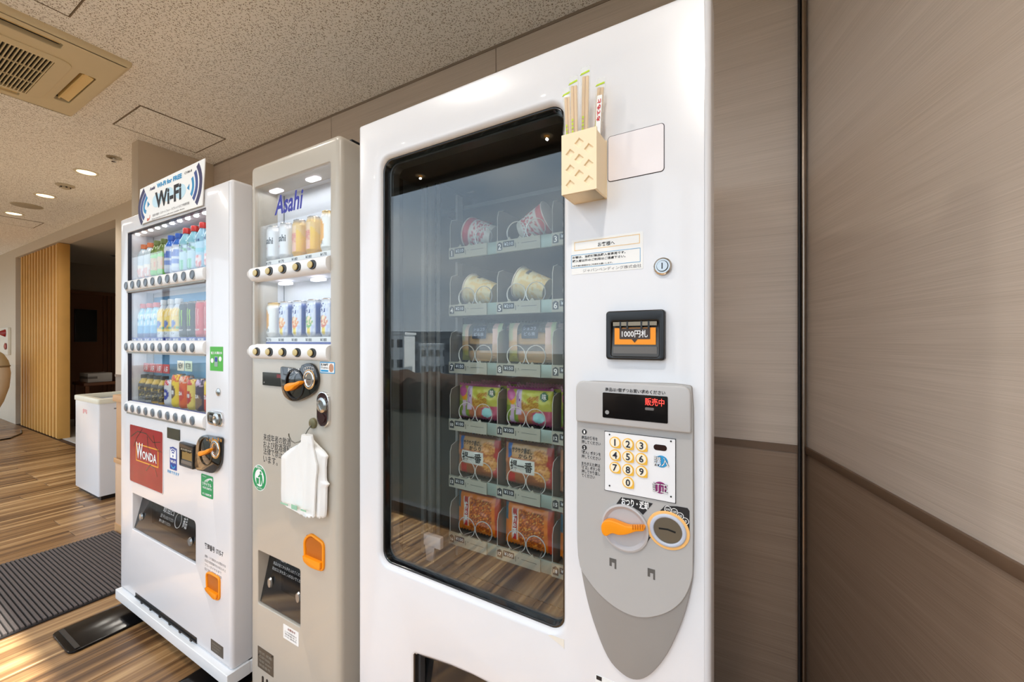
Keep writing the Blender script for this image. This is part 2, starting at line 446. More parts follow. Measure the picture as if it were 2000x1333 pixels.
# ------------------------------------------------------------------ back-projection onto real planes
def ray(u, v):
    d = (u - CX) / FPX
    return Vector((FW[0] + d * RT[0], FW[1] + d * RT[1], (CY - v) / FPX))
MACH = {1: (-2.534, 0.746, 0.0), 2: (-1.396, 0.729, -0.0084), 3: (-0.879, 0.729, -0.01815)}
def F(m, u, v, dep=0.0):
    ox, oy, th = MACH[m]; ex = Vector((math.cos(th), math.sin(th))); ey = Vector((-math.sin(th), math.cos(th)))
    r = ray(u, v); o = Vector((ox, oy)); r2 = Vector((r.x, r.y))
    t = (o.dot(ey) + dep) / r2.dot(ey); p = r2 * t - o
    return (p.dot(ex), CAMZ + r.z * t)
def Q(m, pts, dep=0.0): return [F(m, u, v, dep) for u, v in pts]
def BB(m, pts, dep=0.0):
    q = Q(m, pts, dep); return (min(p[0] for p in q), min(p[1] for p in q), max(p[0] for p in q), max(p[1] for p in q))
def W(m, x, y, z):
    ox, oy, th = MACH[m]; c, s = math.cos(th), math.sin(th)
    return (ox + c * x - s * y, oy + s * x + c * y, z)

# ================================================================== THE SETTING
CEIL = 2.662; WY = 1.63
ceil_m = ceilboard('ceiling_board')
wall_u = wallboard('wall_panel_upper', (222, 207, 193), (204, 189, 174))
wall_l = wallboard('wall_panel_lower', (162, 139, 119), (140, 117, 98), 0.3)
wall_p = mat('wall_paint', (214, 200, 180), 0.75, var=0.02)
trim_m = mat('brown_trim', (118, 94, 74), 0.4)
dark_m = mat('dark_joint', (34, 30, 28), 0.6)
plank_m = plankmat('wood_plank')
sub_m = mat('subfloor', (70, 50, 34), 0.6)

floor = struct(G().box(-11.5, WIN_Y - .1, -0.06, 1.2, WY + .06, -0.006).done('floor', sub_m))
# planks run towards the back wall
PW, PL = 0.15, 1.2
base = None
far = G()
col_i = 0
x = -11.4
rnd = random.Random(3)
while x < 0.75:
    off = rnd.choice((0.0, 0.33, 0.66, 0.5, 0.15)) * PL
    y = WIN_Y - .08 - off
    while y < WY:
        ya, yb = max(y, WIN_Y - .08), min(y + PL, WY)
        if yb - ya > 0.04:
            if x > -7.4:
                g = G().box(-PW / 2 + .001, 0, -0.012, PW / 2 - .001, yb - ya - .002, 0.0)
                o = g.done('plank', plank_m, floor, bev=0.0012, bseg=1, loc=(x + PW / 2, ya, 0))
            else:
                far.box(x + .001, ya, -0.012, x + PW - .001, yb - .002, 0.0)
        y += PL
    x += PW
stuff(far.done('plank', plank_m, floor))
struct(G().box(-12, WIN_Y - .1, CEIL, 1.2, WY + .1, CEIL + .1).done('ceiling', ceil_m))

# back wall behind the machines: upper and lower boards, trim between, opening to the dark room on the left
wb = bpy.data.objects.new('wall_back', None); COL.objects.link(wb); struct(wb)
seams = [-4.61, -3.41, -2.21, -1.01, 0.20]
for a, b in zip(seams[:-1], seams[1:]):
    G().box(a + .0015, WY, 0.915, b - .0015, WY + .03, CEIL).done('wall_panel', wall_u, wb, bev=.001, bseg=1)
    G().box(a + .0015, WY, 0.0, b - .0015, WY + .03, 0.895).done('wall_panel', wall_l, wb, bev=.001, bseg=1)
G().box(-5.66, WY, 0.9, -4.613, WY + .03, CEIL).done('wall_panel', wall_p, wb)
G().box(-5.66, WY, 0.0, -4.613, WY + .03, 0.9).done('wall_panel', mat('grey_wainscot', (140, 128, 116), .6), wb)
G().box(-5.66, WY + .031, 0.0, 0.22, WY + .12, CEIL).done('backing', dark_m, wb)
G().box(-9.57, WY - .0, 2.53, -5.66, WY + .12, CEIL).done('header', wall_p, wb)
G().box(-12, WY, 0.9, -9.57, WY + .12, CEIL).done('wall_panel', wall_p, wb)
G().box(-12, WY, 0.0, -9.57, WY + .12, 0.9).done('wall_panel', mat('cream_wainscot', (205, 194, 176), .6), wb)
G().box(-9.575, WY + .12, 0.0, -9.45, WY + .2, 2.53).done('jamb', mat('grey_wainscot', (140, 128, 116), .6), wb)
struct(G().box(-5.66, WY - .006, 0.893, 0.2, WY + .004, 0.917).done('trim_1', trim_m))
struct(G().box(-4.6, WY - .004, CEIL - .012, 0.2, WY + .004, CEIL).done('trim_2', mat('cornice_bead', (150, 134, 118), .5)))
struct(G().box(-3.747, 1.164, 0.0, -3.64, WY, CEIL).done('wall_fin', wall_p, bev=.002))
struct(G().box(-12.1, WIN_Y - .1, 0, -12, WY + .2, CEIL).done('wall_left', wall_p))

# right wall: runs from the corner towards the window, turned about fifteen degrees off square
C0 = Vector((0.187, WY)); D = Vector((0.272, -0.995)).normalized(); RA = math.atan2(D.y, D.x)
wr = bpy.data.objects.new('wall_right', None); COL.objects.link(wr); struct(wr)
wr.location = (C0.x, C0.y, 0); wr.rotation_euler = (0, 0, RA)
LR = 2.56
G().box(0.004, 0.0, 0.915, LR, 0.03, CEIL).done('wall_panel', wall_u, wr)
G().box(0.004, 0.0, 0.0, LR, 0.03, 0.895).done('wall_panel', wall_l, wr)
G().box(0.0, 0.031, 0.0, LR, 0.12, CEIL).done('backing', dark_m, wr)
G().box(0.004, -0.007, 0.893, LR, 0.004, 0.917).done('trim', trim_m, wr, bev=.003)
struct(G().box(0.163, WY - .022, 0, 0.1685, WY + .002, CEIL).done('trim_3', dark_m))
struct(G().cyl((0.1775, WY - .012, 0), (0.1775, WY - .012, CEIL), 0.0088, seg=18).done('trim_4', mat('corner_steel', (158, 144, 130), .28, 1.0)))

# glazed wall behind the photographer
wf = bpy.data.objects.new('wall_front', None); COL.objects.link(wf); struct(wf)
frame_m = mat('window_frame', (60, 56, 52), .4)
soff_m = mat('soffit_dark', (96, 84, 70), .7)
G().box(-12, WIN_Y - .12, 2.405, 1.2, WIN_Y + .30, CEIL).done('soffit', soff_m, wf)
G().box(-12, WIN_Y - .06, 0.0, 1.2, WIN_Y + .005, 0.03).done('sill', frame_m, wf)
wx = [-12.0, -10.2, -8.1, -6.0, -4.4, -2.6, -0.3, 0.86]
for i in range(len(wx) - 1):
    w = bpy.data.objects.new('window_%d' % (i + 1), None); COL.objects.link(w); struct(w)
    G().panel(rrect(wx[i], 0.03, wx[i + 1], 2.405), [rrect(wx[i] + .03, 0.07, wx[i + 1] - .03, 2.37)], WIN_Y - .05, WIN_Y).done('window_frame', frame_m, w)
    G().box(wx[i] + .03, WIN_Y - .03, 0.07, wx[i + 1] - .03, WIN_Y - .024, 2.37).done('pane', glass('window_glass', (.97, .985, .98), .6), w)
struct(G().box(0.86, WIN_Y - .12, 0, 1.3, WIN_Y + .02, CEIL).done('wall_corner', wall_p))

# the dark room beyond the opening
dk_wall = mat('dark_room_wall', (150, 136, 118), .7)
dk_wood = mat('dark_room_wood', (112, 66, 34), .5)
rm = bpy.data.objects.new('wall_inner', None); COL.objects.link(rm); struct(rm)
G().box(-9.5, WY + .12, 0, -9.4, 5, 2.08).done('wood_wall', dk_wood, rm)
G().box(-9.5, WY + .12, 2.08, -9.4, 5, 2.53).done('upper_wall', dk_wall, rm)
G().box(-9.39, WY + .2, 2.03, -9.365, 5, 2.085).done('rail', dk_wood, rm)
G().box(-9.5, 5, 0, -3.5, 5.1, 2.53).done('end_wall', dk_wall, rm)
G().box(-5.66, WY + .12, 0, -5.5, 5, 2.53).done('side_wall', dk_wall, rm)
for k in range(9):
    yy = 2.55 + k * .05
    G().box(-9.4, yy, 0.03, -9.375, yy + .025, 2.03).done('slat', dk_wood, rm)
struct(G().box(-12, WY + .12, 2.53, -5.5, 5.1, 2.66).done('ceiling_2', mat('inner_ceiling', (176, 168, 154), .8)))
struct(G().box(-9.6, WY + .06, -.06, -5.5, 5.1, 0.002).done('floor_2', mat('pale_stone', (196, 188, 176), .5, var=.12, vscale=9)))
struct(G().box(-9.4, WY + .2, 0.002, -9.38, 5, 0.09).done('baseboard_inner', dk_wood))
# ceiling access hatches are set into the ceiling
def hatch(x0, y0, x1, y1, label):
    t = thing('access_hatch', label, 'hatch', ((x0 + x1) / 2, (y0 + y1) / 2, CEIL))
    hx, hy = (x1 - x0) / 2, (y1 - y0) / 2
    fr = G()
    fr.panel(rrect(-hx, -hy, hx, hy), [rrect(-hx + .005, -hy + .005, hx - .005, hy - .005)], 0, .004)
    fr.xf(Matrix(((1, 0, 0, 0), (0, 0, 1, 0), (0, 1, 0, -.004), (0, 0, 0, 1)))).done('frame', mat('hatch_gap', (120, 104, 82), .6), t)
    G().box(-hx + .007, -hy + .007, -.0035, hx - .007, hy - .007, 0).done('hatch_board', ceil_m, t)
hatch(-3.52, 1.0, -3.10, 1.46, 'square ceiling hatch right of the pillar and above the smallest drink machine gap')
hatch(-2.52, .13, -2.07, .58, 'ceiling hatch cut off by the top edge, beside the air conditioner')
hatch(-7.62, 1.10, -7.18, 1.44, 'farthest ceiling hatch near the left edge beyond the round speaker')

# ---------------- ceiling fittings
ac_m = mat('ac_cream', (226, 210, 172), .45, var=.015)
def ceiling_ac():
    t = thing('ceiling_air_conditioner', 'cream four-way cassette air conditioner with grille set in the ceiling', 'air conditioner', (-3.12, .377, CEIL))
    M = Matrix(((1, 0, 0, 0), (0, 0, 1, 0), (0, -1, 0, 0), (0, 0, 0, 1)))   # drawing plane x,z -> x,y ; panel depth -> downward
    M = Matrix(((1, 0, 0, 0), (0, 0, 1, 0), (0, 1, 0, 0), (0, 0, 0, 1)))
    h = .456
    slots = [rrect(-.26, .335, .185, .395, .012), rrect(-.26, -.395, .185, -.335, .012), rrect(.335, -.23, .395, .23, .012), rrect(-.395, -.23, -.335, .23, .012)]
    g = G(); g.panel(rrect(-h, -h, h, h, .012), slots + [rrect(-.31, -.245, .195, .245, .004)], -.03, 0, bev=.02, hb=.004)
    g.xf(M).done('panel', ac_m, t)
    g = G(); g.panel(rrect(-.335, -.30, .25, .30, .05), [rrect(-.31, -.245, .195, .245, .003)], -.036, -.025, bev=.003); g.xf(M).done('intake_frame', ac_m, t)
    g = G()
    n = 37
    for i in range(n):
        y = -.24 + i * .48 / (n - 1); g.box(-.31, y - .0022, -.036, .195, y + .0022, -.026)
    stuff(g.done('grille_slat', ac_m, t))
    for xx in (-.14, .03):
        G().box(xx - .002, -.245, -.0375, xx + .002, .245, -.03).done('grille_bar', ac_m, t)
    G().box(-.32, -.25, -.02, .2, .25, -.002).done('filter', mat('filter_black', (20, 18, 16), .8), t)
    G().box(-.27, .33, -.008, .19, .40, -.002).done('duct', mat('filter_black', (20, 18, 16), .8), t)
    G().box(.33, -.24, -.008, .40, .24, -.002).done('duct', mat('filter_black', (20, 18, 16), .8), t)
    G().box(-.40, -.24, -.008, -.33, .24, -.002).done('duct', mat('filter_black', (20, 18, 16), .8), t)
    vane = mat('vane_yellow', (236, 206, 140), .4)
    G().box(-.225, .345, -.03, .175, .352, .0).xf(Matrix.Rotation(0, 4, 'X')).done('vane', vane, t)
    g = G(); g.box(-.225, -.022, -.003, .175, .022, .003); g.xf(Matrix.Translation((0, .367, -.022)) @ Matrix.Rotation(R(-18), 4, 'X')).done('vane', vane, t)
    G().box(.388, -.22, -.029, .391, .22, -.012).done('vane', vane, t)
    g = G(); g.box(-.022, -.22, -.003, .022, .22, .003); g.xf(Matrix.Translation((-.367, 0, -.024)) @ Matrix.Rotation(R(20), 4, 'Y')).done('vane', vane, t)
ceiling_ac()
glow = mat('lamp_glow', (255, 236, 190), .5, emit=(255, 226, 170), estr=3.2)
glow2 = mat('lamp_glow_amber', (255, 190, 100), .5, emit=(255, 170, 70), estr=1.0)
def downlight(x, y, label, z=CEIL, r=.062, e=14, rim=None, lens=None, soft=.05):
    t = thing('downlight', label, 'light', (x, y, z), group=None)
    G().lathe([(r + .014, -.0001), (r + .014, -.004), (r, -.006), (r - .004, -.004), (r - .006, -.0001)], 32).done('trim_ring', rim or mat('ring_white', (232, 222, 200), .4), t)
    G().cyl((0, 0, -.0005), (0, 0, -.003), r - .005, seg=32).done('lens', lens or glow, t)
    light('downlight_lamp', 'SPOT', (x, y, z - .02), e, (1, .94, .86), spot_size=R(160), spot_blend=.8, shadow_soft_size=soft)
downlight(-4.72, 1.18, 'lit round downlight nearest the pillar')
downlight(-5.825, 1.175, 'lit round downlight second from the pillar, between detector and speaker')
downlight(-6.94, 1.17, 'lit round downlight farthest from the pillar near the left edge')
downlight(-1.975, -.575, 'warm downlight in the window soffit, mirrored at the upper left of the snack window', 2.405, .020, 1.2, None, glow2, .006)
downlight(-.986, -.545, 'warm downlight in the window soffit, mirrored at the upper right of the snack window', 2.405, .020, 1.2, None, glow2, .006)
for k_, (x_, y_) in enumerate(((-.1, -.2), (-1.15, .0), (-2.2, .1), (-3.9, -.15), (-5.8, -.15), (-7.7, -.15))):  # unseen downlights added to raise the ambient light on walls and ceiling
    downlight(x_, y_, 'added warm fill downlight over the aisle out of frame, number %s from the corner wall' % ('one', 'two', 'three', 'four', 'five', 'six')[k_], CEIL, .05, 30 if k_ == 0 else 20)
t = thing('sprinkler', 'small chrome ceiling sprinkler head in a pale ring beside the pillar', 'sprinkler', (-4.16, 1.19, CEIL))
G().lathe([(.045, 0), (.045, -.004), (.03, -.009), (.0, -.009)], 24).done('escutcheon', mat('ring_grey', (170, 160, 140), .3, .6), t)
G().cyl((0, 0, -.008), (0, 0, -.03), .009, .006, 12).done('stem', CHROME, t)
G().cyl((0, 0, -.03), (0, 0, -.033), .016, seg=16).done('deflector', CHROME, t)
t = thing('smoke_detector', 'round ceiling smoke detector with dark slots between two lit downlights', 'detector', (-5.28, 1.185, CEIL))
G().lathe([(.062, 0), (.062, -.008), (.05, -.014), (.034, -.016)], 28).done('base', mat('ring_grey2', (196, 184, 160), .5), t)
G().lathe([(.034, -.016), (.032, -.03), (.02, -.036), (.0, -.036)], 24).done('cap', mat('ring_grey2', (196, 184, 160), .5), t)
for k in range(6):
    a = k * pi / 3
    G().box(-.006, -.002, -.028, .006, .002, -.018).xf(Matrix.Translation((.034 * math.cos(a), .034 * math.sin(a), 0)) @ Matrix.Rotation(a + pi / 2, 4, 'Z')).done('slot', BLACK, t)
t = thing('ceiling_speaker', 'flat round ceiling speaker grille, unlit, at far left', 'speaker', (-6.42, 1.17, CEIL))
G().lathe([(.105, 0), (.105, -.003), (.095, -.006), (.0, -.007)], 32).done('grille', mat('speaker_grey', (176, 164, 140), .6), t)
G().lathe([(.112, 0), (.112, -.005), (.104, -.005), (.104, 0)], 32).done('rim', mat('speaker_rim', (190, 178, 152), .5), t)

# ---------------- far left: slatted partition, alarm, chair, dark room contents
slat_m = mat('oak_slat', (214, 162, 86), .5, var=.08, vscale=6)
part = thing('slatted_partition', 'light oak vertical slat partition in the doorway at left', 'partition', (-9.34, 1.65, 0))
G().box(0, .035, 0, 1.655, .105, 2.525).done('core', mat('oak_core', (132, 92, 46), .6), part, bev=.003)
G().box(1.655, .0, 0, 1.72, .105, 2.525).done('end_post', slat_m, part, bev=.003)
ns = 13
proto = None
for k in range(ns):
    xx = .01 + k * (1.70 - .062) / (ns - 1)
    if proto is None: proto = G().box(0, -.012, 0, .070, .036, 2.50).done('slat', slat_m, part, bev=.002, bseg=1, loc=(xx, 0, .01))
    else:
        c = proto.copy(); COL.objects.link(c); c.location = (xx, 0, .01)
t = thing('fire_alarm_box', 'white wall fire alarm cabinet with red cone lamp and red button', 'alarm', (-10.13, WY, 1.05))
G().box(-.36, -.035, 0, .30, 0, .42).done('cover', mat('alarm_cream', (226, 220, 204), .5), t, bev=.006)
AP = (.16, -.036)
G().cyl((AP[0], AP[1], .335), (AP[0], AP[1] - .075, .335), .062, .016, 20).done('lamp', mat('alarm_red', (150, 16, 18), .25, coat=.4), t, bev=.004)
G().lathe([(.001, -.004), (.05, -.004), (.055, .006), (.03, .014), (.001, .014)], 20).xf(Matrix.Translation((AP[0] + .06, AP[1] - .006, .13)) @ Matrix.Rotation(R(90), 4, 'X')).done('button', mat('alarm_red', (150, 16, 18), .25), t)
t = thing('shell_chair', 'cream rounded shell chair back cut off by the left edge', 'chair', (-8.98, 1.16, 0))
prof = [(.03, 0.0), (.12, .01), (.15, .06), (.20, .22), (.29, .42), (.345, .62), (.36, .82), (.345, .92)]
G().lathe(prof, 36, sy=.9).done('shell', mat('shell_cream', (236, 234, 226), .45), t)
G().lathe([(.35, .921), (.335, .99), (.29, 1.08), (.20, 1.16), (.08, 1.19), (0, 1.195)], 36, sy=.9).done('headrest', mat('shell_sage', (206, 202, 178), .6), t)
G().lathe([(.352, .905), (.359, .915), (.352, .927)], 36, sy=.9).done('seam', mat('shell_seam', (150, 140, 118), .6), t)
tag(G().tube([(-8.45, 1.12, .35), (-8.40, 1.12, .15), (-8.28, 1.13, .012), (-8.15, 1.2, .008), (-8.2, 1.35, .008), (-8.5, 1.5, .008), (-8.8, 1.55, .008)], .008, 8).done('power_cord', BLACK), 'thin black power cord trailing on the floor below the cream shell chair', 'cord')
t = thing('wall_screen', 'black rectangular screen on the dark wood wall of the back room', 'screen', (-9.4, 2.21, 1.25))
G().box(-.001, 0, 0, .03, .26, .53).done('bezel', BLACK, t, bev=.004)
G().box(.0301, .012, .014, .032, .248, .516).done('display', BLACKG, t)
t = thing('side_table', 'small dark wooden table in the back room behind the oak partition', 'table', (-8.6, 2.0, 0))
G().box(0, 0, .62, .5, .5, .66).done('tabletop', dk_wood, t, bev=.004)
for a in (.02, .44):
    for b in (.02, .44): G().box(a, b, .003, a + .04, b + .04, .62).done('leg', dk_wood, t)
t = thing('storage_box', 'white carton with printed band on the dark table in the back room', 'box', (-8.52, 2.06, .661))
G().box(0, 0, 0, .34, .26, .13).done('carton', mat('carton_white', (196, 190, 180), .7), t, bev=.004)
G().box(-.001, -.001, .05, .341, .1, .085).done('print_band', mat('carton_print', (130, 124, 118), .7), t)
t = thing('wall_unit', 'pale grey box hung under the ceiling of the back room, right side', 'box', (-6.9, 2.05, 2.16))
G().box(0, 0, 0, .7, .3, .36).done('housing', mat('unit_grey', (196, 196, 192), .5), t, bev=.01)
G().box(-.002, -.004, .0, .702, .02, .03).done('lower_edge', WHITE2, t)
G().cyl((.1, .15, .36), (.1, .15, .371), .02).done('hanger', SILVER, t)
G().cyl((.6, .15, .36), (.6, .15, .371), .02).done('hanger', SILVER, t)
t = thing('recessed_lamp', 'unlit dark recessed lamp in the ceiling of the back room', 'light', (-8.1, 2.35, 2.53))
G().lathe([(.085, 0), (.085, -.004), (.07, -.005), (.07, -.001)], 24).done('ring', mat('ring_grey', (170, 160, 140), .3), t)
G().cyl((0, 0, -.0005), (0, 0, -.002), .07).done('lens', mat('lamp_off', (60, 55, 48), .4), t)

# ---------------- bin and wooden cabinet
bin_m = mat('bin_white', (226, 228, 232), .25, coat=.2, var=.03, vscale=4)
t = thing('litter_bin', 'tall white rectangular bin standing open-topped by the doorway', 'bin', (-4.93, 1.165, 0))
bw, bd, bh = .54, .35, .80
G().box(.02, .02, .0, bw - .02, bd - .02, .035).done('plinth', BLACK, t)
g = G(); g.panel(rrect(0, 0, bw, bd, .012), [rrect(.025, .025, bw - .025, bd - .025, .01)], 0, bh - .035, back=True)
g.xf(Matrix(((1, 0, 0, 0), (0, 0, 1, 0), (0, 1, 0, .035), (0, 0, 0, 1)))).done('body', bin_m, t)
g = G(); g.panel(rrect(-.006, -.006, bw + .006, bd + .006, .014), [rrect(.03, .03, bw - .03, bd - .03, .01)], 0, .04, bev=.008)
g.xf(Matrix(((1, 0, 0, 0), (0, 0, 1, 0), (0, -1, 0, bh + .005), (0, 0, 0, 1)))).done('rim', mat('bin_rim', (226, 224, 206), .35), t, bev=.003)
G().box(.026, .026, .06, bw - .026, bd - .026, .07).done('liner', mat('bin_liner', (40, 40, 42), .6), t)
G().box(bw, .09, .715, bw + .001, .20, .722).done('label_strip', mat('bin_print', (90, 90, 92), .5), t)
for k in range(3):
    G().box(.19 + k * .035, -.001, .665 + (k % 2) * .012, .214 + k * .035, 0, .70).done('red_mark', mat('faded_red', (222, 160, 158), .6), t)
cab_m = mat('pale_wood', (206, 160, 112), .5, var=.06, vscale=5)
t = thing('low_wooden_cabinet', 'pale wooden low cabinet half hidden behind the leftmost drink machine', 'cabinet', (-3.632, 1.045, 0))
G().box(0, .0, .0, .8, .55, .46).done('lower_body', mat('peach_wood', (216, 180, 146), .5, var=.05), t, bev=.002)
G().box(0, .005, .46, .8, .55, .86).done('upper_body', mat('pale_wood2', (196, 150, 104), .5, var=.05), t, bev=.002)
G().box(-.006, -.012, .862, .8, .55, .905).done('top_board', cab_m, t, bev=.003)
G().box(-.004, -.008, .455, .8, .0, .485).done('ledge', cab_m, t, bev=.002)
G().box(0, -.004, 0, .8, 0, .05).done('kick_board', cab_m, t)

# ---------------- floor mat and black base plates
t = thing('ribbed_mat', 'dark brown ribbed entrance mat on the wood floor left of the machines', 'mat', (-3.62, -.55, 0))
mw, ml_ = .90, 1.585
G().box(0, 0, .0005, mw, ml_, .005).done('backing', mat('mat_black', (30, 26, 25), .9), t, bev=.001)
g = G(); n = int(ml_ / .0162)
for k in range(n):
    y = .012 + k * (ml_ - .024) / (n - 1)
    g.box(.012, y - .0048, .005, mw - .012, y + .0048, .0115)
stuff(g.done('rib', mat('mat_rib', (98, 88, 84), .95, var=.5, vscale=240, bump=.6), t))
def plate(x0, x1, y0, label):
    t = thing('base_plate', label, 'plate', (x0, y0, 0))
    p = rpoly([(0, 0), (x1 - x0, 0), (x1 - x0, .85), (0, .85)], [.03, .03, .004, .004])
    G().prism_z(p, .0004, .010).done('steel_plate', mat('plate_black', (12, 12, 13), .16, spec=.25, var=.2), t, bev=.003)
    G().prism_z(rpoly([(.012, .02), (x1 - x0 - .012, .02), (x1 - x0 - .012, .035), (.012, .035)], .004), .0101, .013).done('front_lip', BLACK, t)
    G().cyl((.045, .36, .0101), (.045, .36, .02), .028, seg=6).done('clamp_nut', mat('nut_steel', (120, 122, 126), .35, .9), t)
plate(-2.572, -2.338, .535, 'glossy black base plate jutting out under the left corner of the leftmost machine')
plate(-1.80, -1.575, .55, 'black base plate under the right corner of the leftmost machine, at the bottom edge')

# ---------------- outdoors, seen mirrored in the glass
terr = mat('terrace', (34, 36, 24), .8, var=.2, vscale=3)
o = struct(G().box(-30, -7, -.2, 30, WIN_Y - .12, -.05).done('ground', terr))
hedge_m = mat('hedge_leaf', (70, 50, 36), .9, var=.8, vscale=14)
bm = bmesh.new(); bmesh.ops.create_grid(bm, x_segments=120, y_segments=14, size=1)
hv = []
def hedge(name, x0, x1, y, depth, h, label, m):
    g = G(); nx, ny = int((x1 - x0) * 6), 12
    vs = []; rr = random.Random(5)
    for i in range(nx + 1):
        for j in range(ny + 1):
            a = pi * j / ny
            p = Vector((x0 + (x1 - x0) * i / nx, y + depth / 2 * math.cos(a), max(0, h * math.sin(a) ** .4)))
            d = mnoise.fractal(p * 3.1, 1.0, 2.0, 4) * .09
            p += Vector((rr.uniform(-.02, .02), d, d + rr.uniform(-.03, .03) - .05)); vs.append(p)
    fs = [(i * (ny + 1) + j, (i + 1) * (ny + 1) + j, (i + 1) * (ny + 1) + j + 1, i * (ny + 1) + j + 1) for i in range(nx) for j in range(ny)]
    g.add(vs, fs); return tag(g.done(name, m, sharp=10), label, 'hedge')
bm.free()
hedge('hedge', -9, 6, -4.6, 1.2, .66, 'clipped dark hedge outside, mirrored low in the snack machine glass', hedge_m)
struct(G().box(-200, -260, -8.4, 200, -7, -8).done('ground_2', mat('town_ground', (92, 94, 90), .9, var=.3, vscale=.2)))
bl = mat('bldg_white', (236, 238, 240), .7); bg = mat('bldg_grey', (132, 138, 146), .7); bd_ = mat('bldg_dark', (140, 144, 150), .7)
wn_ = mat('bldg_window', (84, 90, 100), .3)
def building(x, y, w, d, h, m, label, nf=3, nc=4):
    t = thing('building', label, 'building', (x, y, -8), R(-32))
    G().box(-w / 2, -d / 2, 0, w / 2, d / 2, h).done('wall', m, t)
    G().box(-w / 2 - .2, -d / 2 - .2, h, w / 2 + .2, d / 2 + .2, h + .4).done('parapet', m, t)
    for i in range(nf):
        for j in range(nc):
            xx = -w / 2 + w * (j + .5) / nc; zz = h * (i + .55) / nf
            G().box(xx - w / nc * .3, d / 2, zz - h / nf * .2, xx + w / nc * .3, d / 2 + .05, zz + h / nf * .2).done('window', wn_, t)
building(-57, -50, 6, 8, 10.4, bl, 'white block of flats mirrored left in the snack machine glass')
building(-41, -50, 5, 6, 9.6, bg, 'low grey block mirrored beside the white flats')
building(-50, -54, 5, 6, 8.4, bl, 'low white block mirrored between the flats and the grey block')
building(-7, -72, 14, 9, 9.3, bl, 'wide pale block mirrored behind the snack shelves')
building(8, -58, 12, 9, 8.6, bg, 'grey warehouse mirrored at the right of the glass', 2, 5)
building(-68, -70, 16, 10, 11.0, bg, 'tall grey block mirrored far beyond the white flats', 4, 4)

# ================================================================== VENDING MACHINES: shared pieces
def sticker(m_, root, box, m, name='sticker', y=0.0, th=.0006, r=.003):
    x0, z0, x1, z1 = box
    return G().prism(rrect(x0, z0, x1, z1, r, 3), y - th, y).done(name, m, root)
def stroke(pts, w0, w1=None):
    """closed outline of a stroke along pts with changing width"""
    w1 = w0 if w1 is None else w1
    L, Rr = [], []
    n = len(pts)
    for i, p in enumerate(pts):
        a = Vector(pts[max(i - 1, 0)]); b = Vector(pts[min(i + 1, n - 1)]); d = (b - a).normalized(); nn = Vector((-d.y, d.x))
        w = w0 + (w1 - w0) * i / (n - 1)
        L.append(tuple(Vector(p) + nn * w / 2)); Rr.append(tuple(Vector(p) - nn * w / 2))
    return L + Rr[::-1]
def arc3(a, b, c, n=10):
    a, b, c = Vector(a), Vector(b), Vector(c); k = b * 2 - (a + c) / 2
    return [tuple(a * (1 - t) ** 2 + k * 2 * t * (1 - t) + c * t * t) for t in (i / n for i in range(n + 1))]
def flat(name, p, y, m, root, th=.0004):
    return G().prism(p, y - th, y).done(name, m, root)
def bill_unit(root, m_, q, label_txt=None, print_m=None):
    """black bill slot: rim with an opening, inner chute, smoked flap"""
    x0, z0, x1, z1 = BB(m_, q); w, h = x1 - x0, z1 - z0
    o = G().panel(rrect(x0, z0, x1, z1, min(w, h) * .07), [rrect(x0 + w * .1, z0 + h * .07, x1 - w * .1, z1 - h * .22, .004)], -.012, .002, bev=.003, hb=.003).done('bill_slot', BLACK, root)
    a, b, c, d = x0 + w * .1, z0 + h * .07, x1 - w * .1, z1 - h * .22
    g = G(); g.prism_x([(.0, d), (.002, d), (.002, b), (-.010, b), (-.010, b + h * .08)], a, c); g.done('chute', mat('chute_grey', (70, 68, 66), .35), o)
    G().box(a + w * .03, -.0115, b + h * .62, c - w * .03, -.0035, b + h * .70).done('roller_bar', mat('roller_bronze', (140, 130, 112), .45, .3), o)
    G().box(a + w * .03, -.0105, b + h * .06, c - w * .03, -.009, b + h * .2).done('lower_lip', mat('lip_grey', (104, 100, 96), .3), o)
    for k in (.2, .35, .65, .8):
        G().box(a + (c - a) * k - .0015, -.0118, b + h * .56, a + (c - a) * k + .0015, -.0035, d).done('guide_fin', BLACK, o)
    lp = flat('print_plate', [(a + w * .05, b + h * .24), (c - w * .05, b + h * .24), (c - w * .05, b + h * .58), (a + w * .05, b + h * .58)], -.0085, print_m or ORANGE, o)
    if label_txt:
        flat('print_dark', rrect(a + w * .14, b + h * .35, c - w * .14, b + h * .57, .001), -.0090, mat('print_brown', (62, 48, 40), .5), o)
        flat('print_arrow', [(x0 + w * .45, b + h * .35), (x0 + w * .5, b + h * .28), (x0 + w * .55, b + h * .35)], -.0091, mat('print_brown', (62, 48, 40), .5), o)
        txt(label_txt, a + w * .18, b + h * .385, c - w * .18, b + h * .535, -.0096, WPRINT, o, .012)
    return o
def coin_return(root, pts, box, m_):
    p = rpoly(pts, .016, 5)
    o = G().panel(p, [offset(ccw(p), .0075)], -.006, .002, bev=.003, hb=.003).done('coin_return', ORANGE, root)
    inner = offset(ccw(p), .007)
    flat('recess', inner, .004, ORANGED, o)
    xs = [q[0] for q in inner]; zs = [q[1] for q in inner]; w = max(xs) - min(xs); h = max(zs) - min(zs)
    low = [q for q in inner]
    zc = min(zs) + h * .28
    cup = [(x, min(z, zc)) for x, z in inner]
    G().prism(cup, -.012, .003).done('cup', ORANGE, o, bev=.002)
    G().prism([(min(xs) + .004, zc), (max(xs) - .003, zc - .004), (max(xs) - .003, max(zs) - .006), (min(xs) + .004, max(zs) - .003)], -.002, .0).done('flap', AMBER, o)
    return o

